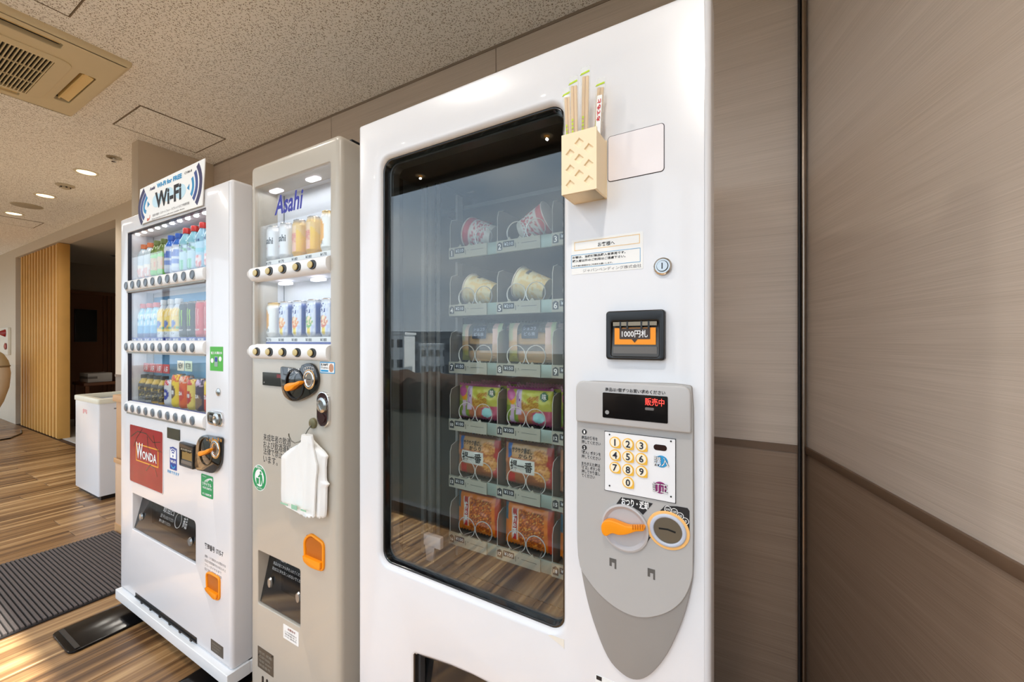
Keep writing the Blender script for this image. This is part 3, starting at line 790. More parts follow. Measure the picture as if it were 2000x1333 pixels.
def tray_flap(root, box, m_, arch=0.0, printed=True):
    """delivery opening with a smoked tilting flap"""
    x0, z0, x1, z1 = box
    G().box(x0 - .004, .085, z0 - .004, x1 + .004, .09, z1 + .004).done('chute_back', BLACK, root)
    G().box(x0 - .004, .0305, z0 - .006, x1 + .004, .085, z0 - .001).done('chute_floor', BLACK, root)
    G().box(x0 - .006, .002, z0 - .004, x0 - .001, .085, z1 + .02).done('chute_side', BLACK, root)
    G().box(x1 + .001, .002, z0 - .004, x1 + .006, .085, z1 + .02).done('chute_side', BLACK, root)
    fl = G().prism_x([(.006, z0 + .004), (.010, z0 + .004), (.046, z1 - .004), (.042, z1 - .004)], x0 + .002, x1 - .002).done('flap', SMOKE, root)
    return fl

# ================================================================== SNACK MACHINE (right)
M3 = thing('snack_vending_machine', 'large white snack vending machine with a glass front and grey keypad panel', 'vending machine', (MACH[3][0], MACH[3][1], 0), MACH[3][2])
W3 = .838; DEP3 = .80
win3 = rrect(.0825, .6995, .5835, 1.722, .03, 8)
FLAPZ = [(.199, .20), (.199, .505), (.205, .512), (.25, .519), (.31, .527), (.37, .531), (.43, .531), (.49, .526), (.55, .515), (.556, .505), (.556, .20)]
g = G().panel(rrect(0, .075, W3, 1.83, .008), [win3, FLAPZ], 0, .06, bev=.010, hb=.012)
g.done('door', WHITE, M3)
G().panel(offset(ccw(win3), -.003), [offset(ccw(win3), .0045)], .011, .055, bev=.002, hb=.002).done('gasket', BLACKG, M3)
G().panel(offset(ccw(win3), .004), [offset(ccw(win3), .0085)], .030, .058).done('inner_frame', mat('frame_grey', (96, 98, 98), .3, .6), M3)
G().prism(offset(ccw(win3), .003), .022, .026).done('glass_pane', GLASS, M3)
cw = mat('cabinet_white', (226, 226, 226), .45)
g = G()
g.box(0.004, .062, .075, .018, DEP3, 1.822); g.box(W3 - .074, .062, .075, W3 - .060, DEP3, 1.822)
g.box(.018, .062, 1.80, W3 - .074, DEP3, 1.822); g.box(.018, DEP3 - .01, .075, W3 - .074, DEP3, 1.80); g.box(.018, .062, .075, W3 - .074, DEP3 - .01, .085)
g.done('cabinet', cw, M3, bev=.003)
G().box(.02, .03, 1.8225, .14, .5, 1.846).done('hinge_cover', BLACK, M3, bev=.003)
for xx in (.05, W3 - .10):
    for yy in (.06, .7): G().cyl((xx, yy, .0), (xx, yy, .076), .022).done('foot', BLACK, M3)
G().box(.02, .03, .02, W3 - .075, .05, .075).done('kick_plate', BLACK, M3)
lin_m = mat('liner_grey', (92, 98, 102), .45, var=.05)
g = G()
g.box(.019, .063, .60, .029, .76, 1.79); g.box(.752, .063, .60, .762, .76, 1.79); g.box(.029, .75, .60, .752, .76, 1.79)
g.box(.029, .063, 1.775, .752, .75, 1.79); g.box(.029, .063, .60, .752, .75, .612)
g.done('liner', lin_m, M3)
for yy, ww in ((.205, .012), (.235, .02), (.275, .006)):
    G().box(.029, yy, .62, .029 + .012, yy + ww, 1.77).done('side_rail', mat('rail_steel', (206, 208, 208), .35, .6), M3, bev=.001)
G().box(.029, .10, .62, .031, .13, 1.77).done('side_seal', BLACK, M3)
G().box(.13, .245, .62, .138, .27, 1.70).done('rack_post', mat('rail_steel', (206, 208, 208), .35, .6), M3)
# top light housing, dark, and small bracket low on the left, louvre at the bottom
G().box(.03, .07, 1.725, .75, .20, 1.772).done('top_housing', mat('housing_dark', (36, 36, 36), .5), M3, bev=.004)
G().box(.031, .3, 1.672, .75, .74, 1.684).done('upper_baffle', mat('baffle', (110, 114, 118), .5), M3)
br = F(3, 843, 1062, .12)
b_ = G().box(br[0] - .03, .12, br[1] - .012, br[0] + .03, .135, br[1] + .02).done('bracket', mat('bracket_white', (206, 192, 190), .5), M3, bev=.003)
G().prism([(br[0] - .026, br[1] - .012), (br[0] + .008, br[1] - .012), (br[0] - .002, br[1] - .075), (br[0] - .016, br[1] - .078)], .122, .128).done('bracket_leg', mat('bracket_white', (206, 192, 190), .5), b_)
lou = G().prism_x([(.07, .645), (.15, .612), (.15, .63), (.07, .70)], .30, .75).done('louvre', BLACK, M3)
for k in range(27):
    xx = .305 + k * .0165
    G().prism_x([(.069, .646), (.069, .703), (.151, .634), (.151, .63)], xx, xx + .006).done('louvre_rib', mat('rib_grey', (70, 72, 74), .5), lou)
# ---- shelves with paired coils
ZR = [1.514 - .1637 * r for r in range(6)]
XC = [.1455 + .1625 * k for k in range(4)]
rail_m = mat('shelf_rail', (150, 168, 162), .35, .3, var=.03)
tagm = mat('price_strip', (168, 168, 156), .45, var=.03)
div_m = mat('divider_clear', (150, 146, 142), .3, trans=.45)
wire_m = mat('coil_wire', (226, 226, 224), .3, .25)
segm = mat('price_black', (34, 42, 54), .4)
segt = mat('price_digits', (206, 214, 224), .5)
def coil_mesh():
    """rings standing at a fixed pitch, each stepping to the next along the bottom"""
    pts = []
    n = 18
    for i in range(7):
        for j in range(n + 1):
            a = 2 * pi * (j + .35) / (n + 1.7) - pi / 2
            pts.append((.028 * math.cos(a), .05 * i, .028 * math.sin(a)))
    return G().tube(pts, .0013, 4)
COILM = None
PRICES = [210, 210, 150, 100, 110, 100]
for r in range(6):
    zr = ZR[r]
    sh = G().box(.14, .208, zr - .018, .75, .70, zr - .012).done('shelf', lin_m, M3)
    G().box(.14, .203, zr - .017, .75, .208, zr + .016).done('shelf_rail', rail_m, sh, bev=.001)
    for k in range(3 if r else 3):
        x0 = XC[k]
        g = G().box(x0 - .003, .1995, zr - .0165, x0 + .128, .2028, zr + .0155)
        for q in (.03, .062, .098): g.prism([(x0 + q, zr + .0155), (x0 + q + .012, zr + .0155), (x0 + q + .007, zr + .0225)], .2, .2025)
        ts = g.done('price_strip', tagm, sh)
        ts2 = sh
        flat('number_plate', [(x0, zr - .0105), (x0 + .0155, zr - .0105), (x0 + .0155, zr + .007), (x0 + .00775, zr + .0115), (x0, zr + .007)], .1993, segm, sh)
        txt(str(r * 3 + k + 1), x0 + .0028, zr - .0085, x0 + .0127, zr + .007, .1986, WPRINT, sh, .02, keep=True)
        flat('price_label', rrect(x0 + .0185, zr - .0035, x0 + .052, zr + .0115, .001), .1993, segm, sh)
        txt('¥%d' % PRICES[r], x0 + .022, zr - .0005, x0 + .049, zr + .0085, .1986, segt, sh, .015)
        flat('strip_mark', [(x0 + .056, zr - .008), (x0 + .0572, zr - .008), (x0 + .0572, zr + .005), (x0 + .056, zr + .005)], .1993, segm, sh)
        flat('strip_line', [(x0 + .074, zr + .0015), (x0 + .118, zr + .0015), (x0 + .118, zr + .0023), (x0 + .074, zr + .0023)], .1993, segm, sh)
        flat('strip_dot', ell(x0 + .065, zr + .003, .0012, .0012, 8), .1993, segm, sh)
        G().prism_x([(.206, zr - .012), (.70, zr - .012), (.70, zr + .106), (.235, zr + .106), (.212, zr + .098), (.206, zr + .08)], x0 - .0045, x0 - .0025).done('divider', div_m, sh)
        G().tube([(x0 - .0035, .2055, zr - .01), (x0 - .0035, .2055, zr + .082), (x0 - .0035, .212, zr + .099), (x0 - .0035, .235, zr + .1068)], .0009, 5).done('divider_edge', mat('edge_pale', (206, 204, 198), .3), sh)
        G().box(x0 + .002, .212, zr - .011, x0 + .15, .68, zr + .004).done('tray_floor', mat('tray_floor', (104, 104, 102), .45), sh)
        for q in (.050, .108):
            if COILM is None: COILM = coil_mesh().done('coil', wire_m, sh).data; o = sh.children[-1]
            else: o = link('coil', COILM, sh)
            o.location = (x0 + q, .214, zr + .036)
            o.scale = (-1 if q > .1 else 1, (2.0, 2.0, 1.5, 1, 1, 1)[r], 1)

# ---- goods of the snack machine: every piece is a thing of its own
def pack_shape(w, h, d, seed=0):
    def bulge(x, z):
        u = min(1, abs(2 * x / w)); q = z / h
        crimp = max(0.0, min(1, (q - .0) / .16)) * max(0.0, min(1, (1 - q) / .20))
        c = math.sin(min(1, crimp) * pi / 2)
        b = max(0.0, 1 - u ** 3.2) ** .6 * c
        return d / 2 * b + (mnoise.noise(Vector((x * 60 + seed, z * 60, 1.3))) * .0022 + mnoise.noise(Vector((x * 22 - seed, z * 25, 4.1))) * .003) * (0.25 + c)
    return bulge
def pack_mesh(w, h, d, colf, seed=0, nx=44, nz=36):
    b = pack_shape(w, h, d, seed); g = G()
    vs = []; cs = []
    for s_ in (-1, 1):
        for j in range(nz + 1):
            for i in range(nx + 1):
                x = -w / 2 + w * i / nx; z = h * j / nz
                y = s_ * max(.0006, b(x, z)) if s_ < 0 else max(.0006, b(-x, z))
                zz = z + (.0025 * math.sin(i * 2.1) if j in (0, nz) else 0)
                vs.append((x, y, zz)); cs.append(lin(colf(x / w + .5, z / h)))
    N = (nx + 1) * (nz + 1); fs = []
    for s_ in (0, 1):
        for j in range(nz):
            for i in range(nx):
                a = s_ * N + j * (nx + 1) + i; f = (a, a + 1, a + nx + 2, a + nx + 1); fs.append(f if s_ == 0 else f[::-1])
    ring = [i for i in range(nx + 1)] + [(j) * (nx + 1) + nx for j in range(1, nz + 1)] + [nz * (nx + 1) + i for i in range(nx - 1, -1, -1)] + [j * (nx + 1) for j in range(nz - 1, 0, -1)]
    for a, c in zip(ring, ring[1:] + ring[:1]): fs.append((a, N + a, N + c, c))
    g.add(vs, fs, cs); return g
PRT = colmat('printed_film', .28, .25)
def clampi(c): return tuple(max(0, min(255, int(x))) for x in c)
def nz_(x, z, s, o=0): return mnoise.noise(Vector((x * s + o, z * s, o)))
def col_snack(u, q):      # pink, lime and yellow noodle snack
    n = nz_(u, q, 6, 2)
    if q > .93 or q < .05: return (150, 62, 112)
    if (u - .13) ** 2 * 2 + (q - .78) ** 2 < .022: return (190, 92, 150)
    if (u - .17) ** 2 * 2 + (q - .62) ** 2 < .010: return (240, 160, 50)
    if abs(u - .17) < .055 + .02 * n and q < .52: return (214, 188, 214)
    if abs(u - .31) < .055 and q > .25: return (206, 184, 214)
    if (u - .84) ** 2 * 2.2 + (q - .78) ** 2 < .016: return (28, 92, 50)
    if (u - .74) ** 2 * 1.4 + (q - .22) ** 2 < .020: return (150, 206, 206)
    if u < .30 and q < .5: return (132, 158, 66)
    if q + .3 * n + .25 * (u - .5) > .70: return (192, 194, 84)
    if u > .36 and q > .36 + .1 * n and u < .74: return (196, 158, 70) if nz_(u, q, 40) > 0 else (170, 122, 48)
    if q < .4 and u > .3: return (186, 82, 108) if u > .6 else (190, 116, 84)
    return (186, 188, 88)
def col_cracker(u, q):    # deep-fried rice cracker bag with a white title panel
    n = nz_(u, q, 7, 5)
    if q > .94 or q < .05: return (96, 52, 36)
    if u < .07: return (190, 130, 96)
    if u < .17 and q > .62 + .2 * n: return (46, 104, 176)
    if .12 < u < .64 and .30 < q < .60: return (222, 226, 222)
    if (u - .76) ** 2 * 1.2 + (q - .72) ** 2 < .026 or (u - .78) ** 2 * 1.2 + (q - .36) ** 2 < .034:
        return (216, 154, 80) if nz_(u, q, 26) > -.1 else (180, 112, 48)
    if u > .88: return (172, 36, 34)
    if q < .27: return (192, 44, 40) if u < .24 else (150, 84, 44)
    if u > .17 and q > .62: return (196, 152, 104)
    return (170, 96, 52)
def col_seeds(u, q):      # orange bag, crescents of rice cracker in the middle
    if q > .94: return (120, 40, 24)
    if u < .08 and q > .55: return (38, 96, 120)
    if .17 < u < .30 and .14 < q < .86: return (186, 28, 34) if abs(u - .235) < .045 else (228, 214, 196)
    if .32 < u < .84 and .10 < q < .86:
        k = nz_(u * 1.6 + q * .7, q * 1.4 - u * .8, 24, 3)
        return (226, 118, 26) if k > .15 else ((150, 62, 14) if k > -.18 else (238, 176, 86) if k < -.42 else (190, 84, 16))
    if u > .9: return (196, 56, 18)
    return (232, 120, 16)
PK = {}
def make_pack(name, label, cat, w, h, d, colf, seed, group, words):
    t = thing(name, label, cat, group=group)
    pack_mesh(w, h, d, colf, seed).done('bag', PRT, t, sharp=60)
    b = pack_shape(w, h, d, seed); sf = lambda x, z: -max(.0006, b(x, z))
    for s_, a0, c0, a1, c1, m, bo in words:
        txt(s_, (a0 - .5) * w, c0 * h, (a1 - .5) * w, c1 * h, -.0012, m, t, bo, surf=sf)
    return t
RN = ['first', 'second', 'third', 'fourth', 'fifth', 'sixth']
CN = ['left', 'middle', 'right']
snack = make_pack('snack_bag', '', 'snack', .142, .100, .026, col_snack, 3, 'pink and lime snack bags', [('ベビー', .27, .42, .35, .92, mat('violet_ink', (120, 40, 130), .5), .01), ('味', .80, .70, .89, .86, WPRINT, .01)])
crack = make_pack('cracker_bag', '', 'snack', .146, .118, .026, col_cracker, 9, 'rice cracker bags with black brush title', [('揚一番', .15, .33, .61, .57, INK, .02), ('サクサク香ばし', .18, .74, .60, .86, INK, .02), ('からり', .32, .63, .60, .73, INK, .02)])
seeds = make_pack('rice_seed_bag', '', 'snack', .146, .118, .026, col_seeds, 15, 'orange rice seed bags', [('柿', .195, .52, .275, .74, WPRINT, .02), ('の', .205, .42, .265, .51, WPRINT, .02), ('種', .195, .20, .275, .41, WPRINT, .02)])
DN = ['frontmost', 'second from glass', 'third from glass']
for proto_, r, desc in ((snack, 3, 'pink and lime snack bag'), (crack, 4, 'rice cracker bag with white title'), (seeds, 5, 'orange rice seed bag')):
    first = True
    for k in range(3):
        for dpt in range(3):
            o = proto_ if first else copy_tree(proto_); first = False
            zz = ZR[r] + .0158
            o.location = W(3, XC[k] + .079 + .003 * (dpt - 1), .239 + .05 * dpt, zz)
            o.rotation_euler = (R(-1), 0, MACH[3][2] + R(random.uniform(-.6, .6)))
            o['label'] = '%s, shelf number %d, %s column, %s' % (desc, r + 1, CN[k], DN[dpt])
# bread in clear film, third shelf
def col_film(u, q): return (150, 150, 140)
def make_bread():
    t = thing('bread_pack', '', 'bread', group='filled bread in clear film')
    bun = mat('bun_crust', (200, 146, 60), .5, var=.25, vscale=40); crm = mat('bun_cream', (206, 160, 108), .6, var=.1, vscale=40)
    G().lathe([(0, .0), (.040, .002), (.058, .014), (.058, .028), (.045, .034)], 28, sy=.28).done('bun_base', crm, t)
    G().lathe([(.045, .048), (.06, .052), (.060, .062), (.052, .074), (.034, .082), (0, .085)], 28, sy=.28).done('bun_top', bun, t)
    G().lathe([(.045, .032), (.0605, .036), (.0605, .046), (.045, .050)], 28, sy=.29).done('filling', mat('bun_filling', (70, 40, 22), .5), t)
    film = pack_mesh(.148, .112, .042, col_film, 31).done('film', mat('clear_film', (176, 180, 170), .12, coat=.3, trans=.80, var=.2, vscale=30), t, sharp=60)
    b = pack_shape(.148, .112, .042, 31)
    vs = []
    for j in range(9):
        for i in range(9):
            x = -.022 + .048 * i / 8; z = .066 + .038 * j / 8; vs.append((x, -max(.0006, b(x, z)) - .0009, z))
    G().add(vs, [(j * 9 + i, j * 9 + i + 1, (j + 1) * 9 + i + 1, (j + 1) * 9 + i) for j in range(8) for i in range(8)]).done('label', mat('bread_label', (56, 62, 78), .4), t)
    def band(xa, xb, cf):
        vv = []; cc = []
        for j in range(13):
            for i in range(9):
                x = xa + (xb - xa) * i / 8; z = .003 + .106 * j / 12; vv.append((x, -max(.0006, b(x, z)) - .0008, z)); cc.append(lin(cf(i / 8, j / 12)))
        G().add(vv, [(j * 9 + i, j * 9 + i + 1, (j + 1) * 9 + i + 1, (j + 1) * 9 + i) for j in range(12) for i in range(8)], cc).done('print_band', PRT, t, sharp=60)
    band(-.0715, -.036, lambda u, q: (168, 160, 70) if q < .28 else (214, 176, 130) if q < .55 else (226, 196, 176) if u > .5 else (196, 200, 168))
    band(.046, .0715, lambda u, q: (206, 170, 140) if q < .5 else (226, 190, 180) if u < .6 else (190, 204, 160))
    sf = lambda x, z: -max(.0006, b(x, z))
    txt('ショコラ', -.017, .088, .02, .097, -.0016, mat('label_pale', (170, 180, 200), .5), t, .01, surf=sf)
    txt('どら焼', -.014, .073, .018, .083, -.0016, mat('label_pale', (170, 180, 200), .5), t, .01, surf=sf)
    return t
bread = make_bread()
for k in range(3):
    for dpt in range(2):
        o = bread if (k, dpt) == (0, 0) else copy_tree(bread)
        o.location = W(3, XC[k] + .079, .2515 + .075 * dpt, ZR[2] + .0158)
        o.rotation_euler = (R(-1), 0, MACH[3][2] + R((-.5, .5, 0)[k]))
        o['label'] = 'filled bread in clear film, third shelf, %s column, %s' % (CN[k], ('in front', 'behind the front one')[dpt])
# noodle cups lying on their sides, first two shelves
CUPM = colmat('printed_cup', .45)
def col_red(a, q):
    if q > .80: return (206, 52, 66)
    if q > .72: return (236, 226, 222)
    s_ = nz_(a * 1.2, q * 4, 3.4, 8)
    if q > .2 and s_ > .08: return (206, 60, 74)
    if q < .14: return (222, 216, 206)
    return (238, 232, 226)
def col_cream(a, q):
    if q > .9: return (236, 226, 190)
    if .30 < a < .62 and .25 < q < .62: return (96, 96, 90)
    if -.5 < a < .1 and .66 < q < .76: return (86, 88, 84)
    n = nz_(a * 1.4, q * 3, 2.2, 4)
    return (232, 202, 132) if n > .02 else (234, 220, 176)
def make_cup(name, colf, words):
    t = thing(name, '', 'cup noodle', group='noodle cups on their sides')
    n = 26
    prof_ = [(.0, 0), (.031, .0)] + [(.032 + (.0445 - .032) * i / n, .002 + .083 * i / n) for i in range(n + 1)]
    G().lathe(prof_[1:], 48, colf=colf).done('cup', CUPM, t)
    G().lathe([(.0445, .085), (.0468, .0862), (.0468, .0885), (.044, .0895), (0, .0895)], 36).done('lid', mat('cup_lid', (226, 214, 206), .3), t)
    for s_, x0, z0, x1, z1, m in words: txt(s_, x0, z0, x1, z1, 0, m, t, .02, wrap=.0415)
    return t
cupr = make_cup('red_noodle_cup', col_red, [('ヌードル', -.03, .045, .03, .062, RED), ('カップ', -.024, .024, .016, .039, RED)])
cupc = make_cup('cream_noodle_cup', col_cream, [('シーフード', -.01, .052, .035, .064, mat('cup_ink', (90, 90, 84), .5))])
def place_cup(src, new, r, k, dx, y, dz, ax, spin, label):
    o = copy_tree(src) if new else src
    a = Vector(ax).normalized(); q = Vector((0, 0, 1)).rotation_difference(a)
    from mathutils import Quaternion
    q = Quaternion((0, 0, 1), MACH[3][2]) @ q @ Quaternion((0, 0, 1), R(spin))
    o.rotation_euler = q.to_euler(); o['label'] = label
    c = Vector(W(3, XC[k] + dx, y, ZR[r] + dz)) - (q @ Vector((0, 0, .045)))
    o.location = c; return o
place_cup(cupr, False, 0, 0, .070, .264, .058, (-.95, -.02, .28), 90, 'red and white noodle cup on its side, top shelf, left column, rim left')
place_cup(cupr, True, 0, 1, .085, .264, .062, (.93, -.02, .32), -100, 'red and white noodle cup on its side, top shelf, middle column, rim right')
place_cup(cupc, False, 1, 0, .072, .264, .056, (-.95, -.02, .24), 90, 'cream noodle cup on its side, second shelf, left column')
place_cup(cupc, True, 1, 1, .076, .264, .060, (-.93, -.02, .30), 70, 'cream noodle cup on its side, second shelf, middle column')

# ---- right-hand control area of the snack machine
def P3(pts): return Q(3, pts)
sp = BB(3, [(1187, 266), (1298, 238), (1298, 335), (1188, 358)])
sp = (sp[0], F(3, 1187, 357)[1], sp[2], F(3, 1298, 239)[1])
G().prism(rrect(*sp, .006), -.0004, .0).done('hatch_gap', mat('gap_dark', (40, 38, 40), .6), M3)
G().prism(rrect(sp[0] + .0012, sp[1] + .0012, sp[2] - .0012, sp[3] - .0012, .005), -.0012, -.0004).done('service_hatch', mat('hatch_pinkish', (238, 232, 234), .35), M3)
k0 = F(3, 1295, 521)
kl = G().lathe([(.0145, 0), (.0145, .004), (.012, .006), (.0095, .006), (.009, .004), (.0085, .0085), (0, .0085)], 28).xf(Matrix.Translation((k0[0], 0, k0[1])) @ Matrix.Rotation(R(90), 4, 'X')).done('lock', SILVER, M3)
G().box(k0[0] - .0008, -.0092, k0[1] - .005, k0[0] + .0008, -.0086, k0[1] + .005).done('keyhole', BLACK, kl)
# paper notice stuck on the door
nb = BB(3, [(1117, 465), (1253, 455), (1120, 536), (1254, 530)])
nt_ = sticker(3, M3, (F(3, 1117, 465)[0], F(3, 1120, 537)[1], F(3, 1256, 530)[0], F(3, 1250, 455)[1] + .002), PAPER, 'notice', r=.001)
def frame_line(box, w, m, root, y, name='frame_line'):
    x0, z0, x1, z1 = box
    G().panel(rrect(x0, z0, x1, z1), [rrect(x0 + w, z0 + w, x1 - w, z1 - w)], y - .0003, y).done(name, m, root)
zz = lambda v0, u0: F(3, u0, v0)
a = (F(3, 1122, 492)[0], F(3, 1122, 491)[1], F(3, 1250, 477)[0], F(3, 1250, 457)[1])
frame_line(a, .0012, mat('notice_orange', (236, 204, 150), .6), nt_, -.0006)
x0, x1 = F(3, 1168, 478)[0], F(3, 1201, 478)[0]; zc = F(3, 1185, 476)[1]
txt('お客様へ', x0, zc - .004, x1, zc + .004, -.001, INK, nt_, .01)
b = (F(3, 1116, 525)[0], F(3, 1116, 525)[1], F(3, 1251, 500)[0], F(3, 1251, 484)[1])
frame_line(b, .0009, mat('notice_blue', (110, 170, 214), .6), nt_, -.0006)
bw_, bh_ = b[2] - b[0], b[3] - b[1]
txt('お箸は、当機械製品購入者専用です。', b[0] + bw_ * .02, b[3] - bh_ * .29, b[0] + bw_ * .80, b[3] - bh_ * .10, -.001, INK, nt_, .02)
txt('購入者以外のご利用はご遠慮下さい。', b[0] + bw_ * .02, b[3] - bh_ * .57, b[0] + bw_ * .80, b[3] - bh_ * .38, -.001, INK, nt_, .02)
txt('※お客様の節度あるご利用をお願いします。', b[0] + bw_ * .02, b[1] + bh_ * .09, b[0] + bw_ * .62, b[1] + bh_ * .22, -.001, INK, nt_, .01)
c = F(3, 1133, 531); d_ = F(3, 1253, 523)
txt('ジャパンベンディング株式会社', c[0] + .006, c[1] - .002, d_[0], c[1] + .004, -.001, mat('notice_grey', (120, 116, 116), .6), nt_, .0)
bill_unit(M3, 3, [(1187, 610), (1301, 605), (1301, 702), (1188, 702)], '1000円札')
# grey panel: dark base shield, paler upper field, housing with the display
shield = smooth_closed(P3([(1129, 800), (1130, 765), (1142, 745), (1240, 747), (1338, 751), (1354, 772), (1356, 900), (1356, 1090), (1350, 1150), (1333, 1212), (1304, 1275), (1272, 1314), (1245, 1325), (1218, 1314), (1188, 1280), (1160, 1210), (1142, 1140), (1131, 1060), (1129, 930)]), 4)
G().prism(shield, -.006, 0.0).done('control_panel', GREYD, M3, bev=.0025, bseg=2)
upper = smooth_closed(P3([(1130, 800), (1131, 766), (1143, 746), (1240, 748), (1337, 752), (1353, 773), (1355, 900), (1355, 1085), (1352, 1130), (1335, 1168), (1305, 1192), (1265, 1202), (1230, 1196), (1190, 1172), (1153, 1132), (1132, 1082), (1130, 930)]), 4)
cp = G().prism(upper, -.0085, -.006).done('control_field', GREY, M3, bev=.001, bseg=1)
hz0 = F(3, 1240, 832)[1]; hz1 = F(3, 1240, 747)[1]; hx0, hx1 = F(3, 1131, 790)[0], F(3, 1352, 790)[0]
hs = G().prism(rpoly([(hx0, hz0), (hx1, hz0), (hx1, hz1 - .001), (hx0, hz1 - .001)], [.004, .004, .016, .016], 6), -.017, -.008).done('display_housing', mat('grey_plastic_light', (186, 184, 183), .45, var=.012), M3, bev=.006, bseg=3)
db = (F(3, 1182, 790)[0] + .001, F(3, 1250, 819)[1], F(3, 1313, 790)[0] - .004, F(3, 1250, 769)[1])
G().prism(rrect(*db, .002), -.0178, -.0168).done('display_window', BLACKG, hs)
dw, dh = db[2] - db[0], db[3] - db[1]
txt('販売中', db[2] - dw * .33, db[1] + dh * .62, db[2] - dw * .05, db[1] + dh * .90, -.0182, mat('led_red', (255, 70, 60), .5, emit=(255, 60, 50), estr=1.2), hs, .0)
flat('lamp_oval', rrect(db[2] - dw * .33, db[1] + dh * .44, db[2] - dw * .20, db[1] + dh * .54, .0014), -.0179, mat('led_off', (110, 104, 102), .5), hs)
flat('sensor', ell(db[0] + dw * .075, db[1] + dh * .22, .0036, .0036), -.0179, mat('sensor_grey', (150, 148, 146), .4), hs)
txt('商品は1個ずつお買い求めください', F(3, 1188, 760)[0], F(3, 1245, 766)[1], F(3, 1303, 760)[0], F(3, 1245, 758.5)[1], -.0176, INK, hs, .015)
def zat(u, v): return F(3, u, v, -.009)
def ptxt(s_, u0, u1, v, hh, m=INK, bo=.01):
    p0, p1 = F(3, u0, v, -.009), F(3, u1, v, -.009)
    txt(s_, p0[0], p0[1] - hh / 2, p1[0], p0[1] + hh / 2, -.0090, m, cp, bo)
for n_, v in (('1', 844), ('2', 874.5)):
    p = F(3, 1141.5, v, -.0085); flat('number_dot', ell(p[0], p[1], .0046, .0046), -.0086, INK, cp)
    txt(n_, p[0] - .0014, p[1] - .0027, p[0] + .0014, p[1] + .0027, -.0093, WPRINT, cp, .03)
for s_, u1, v in (('商品の番号を', 1167, 856.5), ('押してください', 1173, 865), ('「購入」ボタンを', 1173, 885), ('押してください', 1173, 893.5), ('まちがえた時は', 1172, 907), ('「訂正」ボタンを', 1172, 914.5), ('押してやり直し', 1172, 922.5), ('てください', 1162, 930.5)):
    ptxt(s_, 1136, u1, v - 2, .0066)
kx0, kx1 = F(3, 1182, 900, -.009)[0], F(3, 1319, 900, -.009)[0]
kz1, kz0 = F(3, 1250, 851, -.009)[1], F(3, 1250, 969.5, -.009)[1]
G().prism(rrect(kx0 - .0012, kz0 - .0015, kx1 + .001, kz1 + .001), -.0092, -.0085).done('keypad_shadow_gap', mat('gap_dark', (40, 38, 40), .6), M3)
kp = G().prism(rrect(kx0, kz0, kx1, kz1, .001), -.0108, -.0092).done('keypad', mat('keypad_white', (238, 238, 240), .3), M3)
kw, kh = kx1 - kx0, kz1 - kz0
ZO = 5.127
def KP(zx, zy): return F(3, 1110 + zx / ZO, 740 + zy / ZO, -.011)
keyy = mat('key_yellow', (240, 186, 60), .4); keyc = mat('key_cream', (248, 238, 214), .4)
for n_, zx, zy in (('1', 470, 638), ('2', 600, 655), ('3', 735, 672), ('4', 470, 765), ('5', 600, 782), ('6', 733, 803), ('7', 470, 890), ('8', 600, 912), ('9', 735, 930), ('0', 600, 1040)):
    p = KP(zx, zy); r = .0098
    pts = [(p[0] + r * math.cos(R(t)), p[1] + r * math.sin(R(t))) for t in range(0, 271, 15)] + [(p[0] + r * .55, p[1] - r * .98), (p[0] + r * .96, p[1] - r * .9), (p[0] + r * .99, p[1] - r * .4)]
    ko = G().prism(pts, -.0126, -.0108).done('key', keyy, kp)
    flat('key_face', ell(p[0] - .0002, p[1] + .0003, r * .82, r * .82), -.0126, keyc, ko) if False else flat('key_face', ell(p[0] - .0002, p[1] + .0003, r * .82, r * .82), -.0126, keyc, kp)
    txt(n_, p[0] - .0042, p[1] - .0058, p[0] + .0042, p[1] + .0062, -.0135, mat('digit_ink', (30, 32, 48), .5), kp, .02, keep=True)
p = KP(920, 692); flat('sensor_window', rrect(p[0] - .0105, p[1] - .0048, p[0] + .0105, p[1] + .0048, .0045), -.0108, mat('sensor_brown', (46, 26, 24), .2), kp)
for (zx, zy, m, s_) in ((932, 830, LBLUE, '購入'), (920, 1092, mat('purple_button', (140, 46, 110), .4), '訂正')):
    p = KP(zx, zy)
    G().prism(ell(p[0], p[1], .0102, .0098), -.0120, -.0108).done('button', m, kp, bev=.0005, bseg=1)
    txt(s_, p[0] - .0122, p[1] - .0080, p[0] + .0122, p[1] + .0080, -.0122, INK, kp, .032)
    txt(s_, p[0] - .0118, p[1] - .0076, p[0] + .0118, p[1] + .0076, -.0128, WPRINT, kp, .0)
for zx, zy in ((413, 560), (1028, 628), (413, 1072), (1028, 1183)):
    p = KP(zx, zy); G().cyl((p[0], -.0108, p[1]), (p[0], -.0118, p[1]), .0014, seg=10).done('screw', BLACK, kp)
S8 = 3.393
def PL(pts, dep=-.0088): return [F(3, 1110 + x / S8, 940 + y / S8, dep) for x, y in pts]
flat('label_black', PL([(318, 152), (350, 108), (450, 122), (560, 150), (495, 225), (470, 200), (420, 168), (370, 152)]), -.0086, INK, cp)
q0, q1 = PL([(352, 175), (532, 130)]); z_ = PL([(440, 150)])[0][1]
txt('おつり・返却', q0[0], z_ - .0068, q1[0], z_ + .0068, -.0092, WPRINT, cp, .03)
flat('label_black', PL([(598, 208), (640, 165), (720, 168), (790, 180), (803, 200), (803, 370), (780, 378), (768, 320), (740, 270), (700, 235), (650, 212)]), -.0086, INK, cp)
